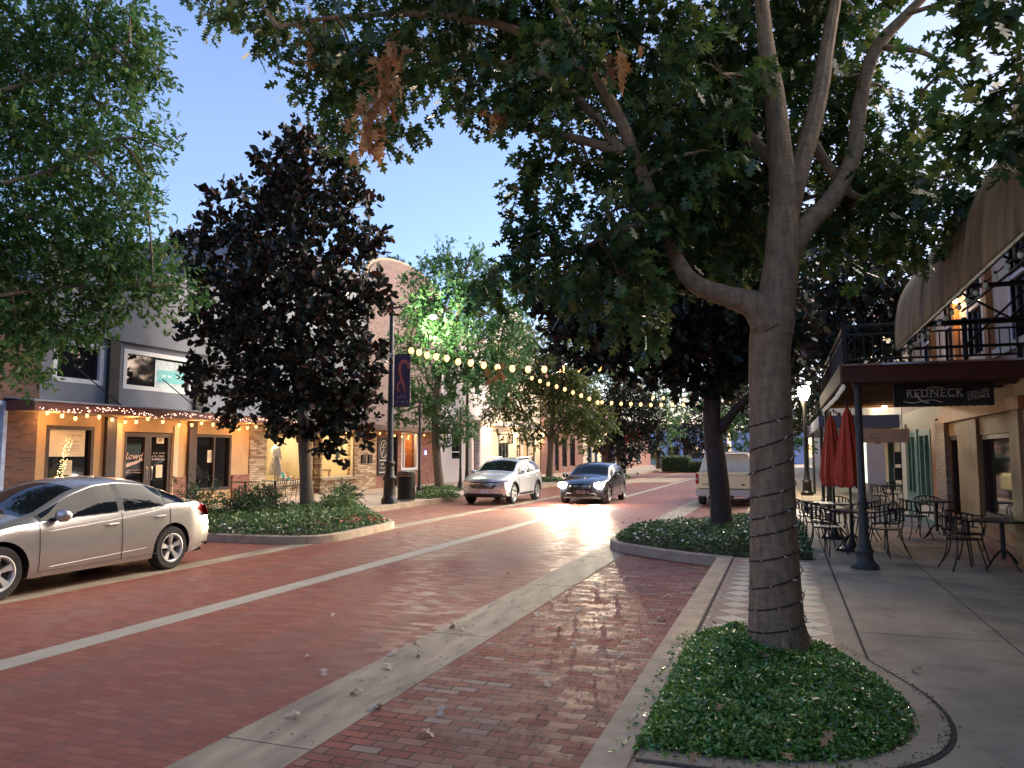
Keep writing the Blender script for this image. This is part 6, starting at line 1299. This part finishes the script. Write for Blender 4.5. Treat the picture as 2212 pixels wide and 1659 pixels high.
tree('far_tree', 'broad dark green tree closing the sky above the driving car', (-16, 78, .15), [([(-16, 78, .1), at_y(1330, 900, 78), at_y(1330, 800, 78)], [.35, .28, .1])], blobP([(1220, 760, 45), (1290, 780, 50), (1250, 830, 40), (1350, 830, 50), (1320, 750, 45), (1400, 870, 36), (1420, 820, 36), (1450, 880, 30)], 78, 1.3), m_leaf5, m_bark2, 4, 6, 8, .38, .6, OAKS, 77, clr=.5, br=.06, maxbr=40)
W = lambda px, py, y=62: at_y(px, py, y)
tree('dark_street_tree', 'glossy dark green tree behind the driving black car', (-14.6, 62, .15), [([(-14.9, 62, .1), W(1311, 1000), W(1312, 975), W(1330, 900)], [.5, .42, .36, .15]), ([W(1312, 985), W(1285, 965), W(1265, 955)], [.2, .16, .08])], blobP([(1290, 905, 34), (1340, 890, 40), (1385, 900, 34), (1310, 940, 34), (1360, 950, 36), (1400, 950, 26), (1340, 985, 18), (1390, 860, 30), (1340, 850, 30)], 62, 1.3), m_leaf2, m_bark2, 8, 6, 9, .36, .55, OV, 53, droop=0, clr=.5, br=.06, maxbr=60, flat=1)
tree('far_tree', 'green tree lit from below at the far left of the junction', (-13, 84, .15), [([(-13, 84, .1), at_y(1420, 960, 84), at_y(1425, 900, 84)], [.3, .25, .1])], blobP([(1400, 960, 26), (1430, 945, 28), (1440, 920, 28), (1415, 900, 26)], 84, 1.3), m_leaf5, m_bark2, 3, 6, 8, .4, .6, OAKS, 57, clr=.5, br=.06, maxbr=30)
tree('far_tree', 'dark round tree at the far end of the street', (-9, 100, .1), [([at_y(1485, 1010, 100), at_y(1480, 940, 100), at_y(1480, 900, 100)], [.4, .3, .1])], blobP([(1460, 950, 30), (1500, 930, 36), (1480, 900, 36), (1530, 900, 36), (1520, 950, 26), (1490, 970, 20), (1570, 930, 34)], 100, 1.2), m_leaf2, m_bark2, 3, 6, 8, .45, .7, OV, 59, clr=.5, br=.06, maxbr=30, flat=1)
tree('far_tree', 'green tree between the two trunks beyond the pickup', (-.8, 48, .15), [([(-.9, 48, .1), at_y(1640, 980, 48), at_y(1640, 900, 48)], [.25, .2, .1])], blobP([(1600, 900, 26), (1630, 930, 34), (1660, 900, 34), (1620, 965, 24), (1680, 950, 34), (1700, 900, 34), (1730, 960, 24)], 48, 1.2), m_leaf5, m_bark2, 5, 6, 8, .3, .5, OAKS, 61, clr=.5, br=.05, maxbr=40)

tree('far_tree', 'dark tree behind the lit lantern on the right pavement', (.3, 40, .15), [([(-.15, 40, .1), (-.15, 40, 2), at_y(1695, 800, 40), at_y(1710, 700, 40)], [.25, .2, .15, .05])], blobP([(1690, 700, 60), (1740, 720, 50), (1770, 790, 46), (1720, 800, 50), (1660, 800, 60), (1600, 830, 46), (1745, 860, 40), (1690, 880, 46), (1640, 880, 40), (1725, 920, 28), (1780, 850, 30), (1620, 740, 50), (1800, 720, 40), (1850, 760, 50), (1840, 700, 50)], 40, 1.2), m_leaf2, m_bark2, 7, 6, 9, .30, .5, OV, 83, clr=.5, br=.05, maxbr=60, flat=1)
tree('far_tree', 'green tree far along the right kerb', (-.9, 66, .15), [([(-.9, 66, .1), at_y(1650, 950, 66), at_y(1650, 860, 66)], [.3, .22, .1])], blobP([(1560, 880, 40), (1610, 900, 40), (1650, 880, 40), (1600, 850, 40), (1560, 940, 30), (1680, 930, 40), (1540, 840, 40), (1730, 900, 40), (1500, 860, 30)], 66, 1.2), m_leaf5, m_bark2, 5, 6, 8, .36, .55, OAKS, 84, clr=.5, br=.05, maxbr=40)

# ---------------------------------------------------------------- ground cover, shrubs, flowers, fallen leaves
def inside(poly, x, y):
    c = np.zeros(len(x), bool); j = len(poly)-1
    for i in range(len(poly)):
        xi, yi = poly[i]; xj, yj = poly[j]; m = ((yi > y) != (yj > y)) & (x < (xj-xi)*(y-yi)/((yj-yi) or 1e-9)+xi); c ^= m; j = i
    return c
def edge_dist(poly, x, y):
    d = np.full(len(x), 9.)
    for i in range(len(poly)):
        ax_, ay = poly[i-1]; bx, by = poly[i]; L2 = (bx-ax_)**2+(by-ay)**2 or 1e-9; t = np.clip(((x-ax_)*(bx-ax_)+(y-ay)*(by-ay))/L2, 0, 1)
        d = np.minimum(d, np.hypot(x-ax_-t*(bx-ax_), y-ay-t*(by-ay)))
    return d
def cover(name, label, poly, n, size, m, h, rng, T=OV, edge=.3, z0=.16, bump_=.06, grow=1.0, flat=.7):
    P = np.array(poly); c = P.mean(0); pol = [tuple(c+(np.array(p)-c)*grow) for p in poly]; P = np.array(pol)
    x = rng.uniform(P[:, 0].min(), P[:, 0].max(), n*2); y = rng.uniform(P[:, 1].min(), P[:, 1].max(), n*2); k = inside(pol, x, y); x, y = x[k][:n], y[k][:n]
    d = edge_dist(pol, x, y); e = np.clip(d/edge, 0, 1); lump = np.sin(x*7.1+1.3*np.sin(y*5))*np.cos(y*6.3+x)*bump_+np.sin(x*19+y*13)*bump_*.4
    z = z0+h*e**.6*(.45+.55*rng.random(len(x))**.5)+lump*e
    Pp = np.stack([x, y, z], 1); D = rng.normal(size=Pp.shape)*np.array([1, 1, .5]); N = rng.normal(size=Pp.shape)*flat+np.array([0, 0, 1.]); V, kk = leaves(Pp, D, N, size*(.6+.8*rng.random(len(x))), T)
    o = bulk(name, V, kk, m); return tag(o, label, 'ground cover', kind='stuff')
m_gc = leafmat('ground_cover_leaf', [(0, (.055, .12, .024)), (.4, (.11, .24, .04)), (.8, (.18, .34, .06)), (.97, (.28, .40, .09)), (1, (.25, .2, .08))], .25, .2, .6)
m_gc2 = leafmat('island_leaf', [(0, (.04, .095, .03)), (.5, (.085, .16, .045)), (.9, (.15, .22, .07)), (1, (.32, .34, .2))], .35, .25, .5)
cover('ground_cover', 'glossy low green ground cover around the near oak trunk', near_poly, 52000, .033, m_gc, .13, rng, edge=.32, z0=.165, bump_=.045, grow=1.05)
cover('creeping_sprigs', 'stray sprigs creeping over the near planter edge', near_poly, 2200, .034, m_gc, .05, rng, edge=.5, z0=.168, bump_=.0, grow=1.16)
cover('ground_cover', 'leafy low planting on the right island under the dark trunk', poly2, 26000, .06, m_gc2, .22, rng, edge=.35, z0=.16, bump_=.05, grow=1.0)
cover('ground_cover', 'low green and flowering planting on the left island', poly1, 34000, .07, m_gc2, .20, rng, edge=.4, z0=.16, bump_=.06)
def flowers(name, label, px, n, cols, rng):
    V = []; c = []
    for i in range(n):
        x, y, z = px(rng); V.append((x, y, z)); 
    P = np.array(V); D = rng.normal(size=P.shape)*np.array([1, 1, .4]); N = rng.normal(size=P.shape)*.4+np.array([0, -.4, 1.]); W_, k = leaves(P, D, N, .05+.02*rng.random(n), tmpl_oval(.42)); o = bulk(name, W_, k, cols); return tag(o, label, 'flowers', kind='stuff')
def along(p, q, s, h): return lambda r: (lambda t: (p[0]+(q[0]-p[0])*t+r.normal()*s, p[1]+(q[1]-p[1])*t+r.normal()*s, h+abs(r.normal())*.06))(r.random())
flowers('red_flowers', 'small red and rust flowers along the left island front', along((-9.6, 13.7), (-9.15, 16.2), .22, .26), 150, mat('red_petals', (.5, .10, .05), .7, var=.4, scale=20), rng)
flowers('white_flowers', 'small white flowers along the near kerb of the left island', along((-11.3, 13.3), (-9.5, 13.4), .2, .24), 55, mat('white_petals', (.7, .7, .6), .7), rng)
flowers('white_flowers', 'pale flowers near the right island edge', along((-2.7, 14.3), (-1.2, 13.4), .3, .28), 30, bpy.data.materials['white_petals'], rng)
flowers('red_flowers', 'few reddish flowers at the left tip of the right island', along((-3.0, 15.4), (-2.8, 16.2), .1, .3), 20, bpy.data.materials['red_petals'], rng)
def shrub(x, y, r, h, label, m, seed, size=.07, w=1.0):
    rg = np.random.default_rng(seed); t = thing('shrub', label, 'shrub', (x, y, .15), 'shrubs on the kerb islands'); st = MB()
    for i in range(7): an = i*.9; st.tube([(x, y, .15), (x+r*.5*math.cos(an), y+r*.5*math.sin(an), .15+h*.6)], [.015, .006], 5)
    st.build('stems', m_bark2, t); V, k, _ = foliage([((x, y, .15+h*.5), (r, r, h*.55), 1)], int(60*w), 6, 9, size, .16, OV, rg, droop=-.1, clr=.5); bulk('foliage', V, k, m, t); return t
m_sh = leafmat('shrub_leaf', [(0, (.02, .05, .02)), (.6, (.04, .085, .03)), (1, (.08, .12, .04))], .4, .25, .4)
shrub(-13.1, 14.6, .7, .8, 'dense green shrub just behind the sedan tail', m_sh, 1); shrub(-12.9, 16.0, .55, .62, 'round green shrub between the sedan tail and the magnolia', m_sh, 2); shrub(-13.4, 17.4, .5, .6, 'loose shrub left of the magnolia trunk', m_sh, 3); shrub(-12.3, 19.6, .5, .65, 'green shrub right of the magnolia trunk', m_sh, 4); shrub(-11.6, 18.3, .5, .5, 'low shrub before the magnolia trunk', m_gc2, 5, .06)
for (x, y, lb, s_) in ((-12.6, 26.6, 'grassy tuft at the kerb left of the crossover', 1), (-14.4, 30.8, 'green planting round the slim lit tree', 2), (-13.35, 44, 'green planting round the yellow lit tree base', 3), (-10.9, 52, 'low planting on the far left corner', 4)):
    pol = [(x+.9*math.cos(q), y+1.2*math.sin(q)) for q in np.linspace(0, 2*math.pi, 12, endpoint=False)]; cover('planting', lb, pol, 2600, .10, m_gc2, .22, rng, edge=.4, z0=.15)
def hedge(x0, x1, y0, y1, h, label, seed):
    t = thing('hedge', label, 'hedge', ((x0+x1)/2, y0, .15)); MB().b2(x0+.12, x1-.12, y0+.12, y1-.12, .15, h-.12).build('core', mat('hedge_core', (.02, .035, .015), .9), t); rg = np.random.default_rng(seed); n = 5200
    f = rg.integers(0, 3, n); u, v = rg.random(n), rg.random(n); x = np.where(f == 1, np.where(u < .5, x0, x1), x0+(x1-x0)*u); y = np.where(f == 0, y0, y0+(y1-y0)*v); z = np.where(f == 2, h, .15+(h-.15)*rg.random(n)); P = np.stack([x, y, z], 1)+rg.normal(size=(n, 3))*.05
    V, k = leaves(P, rg.normal(size=P.shape), rg.normal(size=P.shape)*.7+np.array([0, -.5, .6]), .11*(.7+.6*rg.random(n)), OV); bulk('foliage', V, k, m_gc2, t)
hedge(-11.2, -8.6, 74.2, 75.6, 1.5, 'clipped hedge at the far end of the street left part', 5); hedge(-8.4, -6.4, 74.6, 76, 1.0, 'lower clipped hedge at the far end of the street right part', 6)
# fallen leaves on the paving
lf = MB(); TT = tmpl_oak(); lf.add([(v[0]*.13, (v[1]-.5)*.13, .012+.06*abs(v[0])*.5+.02*math.sin(v[1]*5)) for v in TT], [tuple(range(len(TT)))]); m_lit = leafmat('dry_leaf', [(0, (.40, .31, .23)), (1, (.58, .48, .38))], .7, .1, .3)
proto = None; spots = [(668, 1420), (700, 1455), (848, 1415), (900, 1390), (905, 1418), (980, 1355), (1000, 1362), (1020, 1368), (840, 1443), (770, 1498), (815, 1530), (630, 1548), (955, 1540), (1060, 1310), (1075, 1345), (1110, 1300), (1160, 1330), (1190, 1300), (1205, 1360), (1250, 1320), (1300, 1340), (1330, 1290), (1370, 1310), (1400, 1390), (1430, 1340), (1345, 1420), (1290, 1450), (1180, 1480), (1440, 1290), (1470, 1330), (1230, 1270), (1290, 1265), (1100, 1240), (1350, 1250), (1500, 1270), (925, 1588), (720, 1330), (1150, 1400), (1390, 1470), (1320, 1380), (1455, 1440), (1240, 1395)]
for i, (px, py) in enumerate(spots):
    p = gr(px, py, .008)
    if proto is None: proto = lf.build('fallen_leaf', m_lit, None, origin=(0, 0, 0)); o = proto
    else: o = proto.copy(); COL.objects.link(o)
    o.location = p; s_ = rnd.uniform(.7, 1.15); o.scale = (s_, s_, s_); o.rotation_euler = (rnd.uniform(-.15, .15), rnd.uniform(-.15, .15), rnd.uniform(0, 6.3)); tag(o, 'dry pale fallen oak leaf lying on the brick street', 'leaf', 'fallen leaves on the street')
protob = proto.copy(); protob.data = proto.data.copy(); protob.data.materials[0] = leafmat('brown_leaf', [(0, (.22, .13, .06)), (1, (.36, .22, .10))], .7, .1, .3)
for i, (px, py) in enumerate([(1560, 1530), (1500, 1640), (1700, 1640), (1660, 1420), (1640, 1412), (1790, 1600), (1540, 1345), (1720, 1480), (1850, 1500), (1760, 1360), (1980, 1450)]):
    p = gr(px, py, .30 if i < 9 else .16); o = protob.copy(); COL.objects.link(o); o.location = p; o.rotation_euler = (rnd.uniform(-.4, .4), rnd.uniform(-.4, .4), rnd.uniform(0, 6.3)); s_ = rnd.uniform(.6, 1); o.scale = (s_,)*3
    tag(o, 'brown fallen oak leaf in the near planter or on the pavement beside it', 'leaf', 'fallen leaves by the near planter')
db = MB()
for i in range(900):
    if rnd.random() < .5: x, y = rnd.gauss(-1.4, .35), rnd.uniform(4, 13)
    else: x, y = rnd.uniform(-3.4, -1.1), rnd.uniform(3.6, 14)
    if not (-3.6 < x < -1.09): continue
    s_ = rnd.uniform(.006, .02); a_ = rnd.uniform(0, 6.3); c_, n_ = math.cos(a_)*s_, math.sin(a_)*s_
    db.add([(x-c_, y-n_, .007), (x+n_*.4, y-c_*.4, .012), (x+c_, y+n_, .009), (x-n_*.4, y+c_*.4, .012)], [(0, 1, 2, 3)])
for i in range(420):
    q = rnd.choice(arc); x, y = q[0]+rnd.gauss(0, .03), q[1]+rnd.gauss(0, .05); s_ = rnd.uniform(.005, .016); a_ = rnd.uniform(0, 6.3); c_, n_ = math.cos(a_)*s_, math.sin(a_)*s_
    db.add([(x-c_, y-n_, .164), (x+n_*.4, y-c_*.4, .169), (x+c_, y+n_, .166), (x-n_*.4, y+c_*.4, .169)], [(0, 1, 2, 3)])
o = db.build('leaf_debris', mat('leaf_debris', (.14, .085, .05), .9, var=.6, scale=60), fix=False, origin=(0, 0, 0)); tag(o, 'crumbs of leaf and twig scattered over paving and kerb', 'debris', kind='stuff')
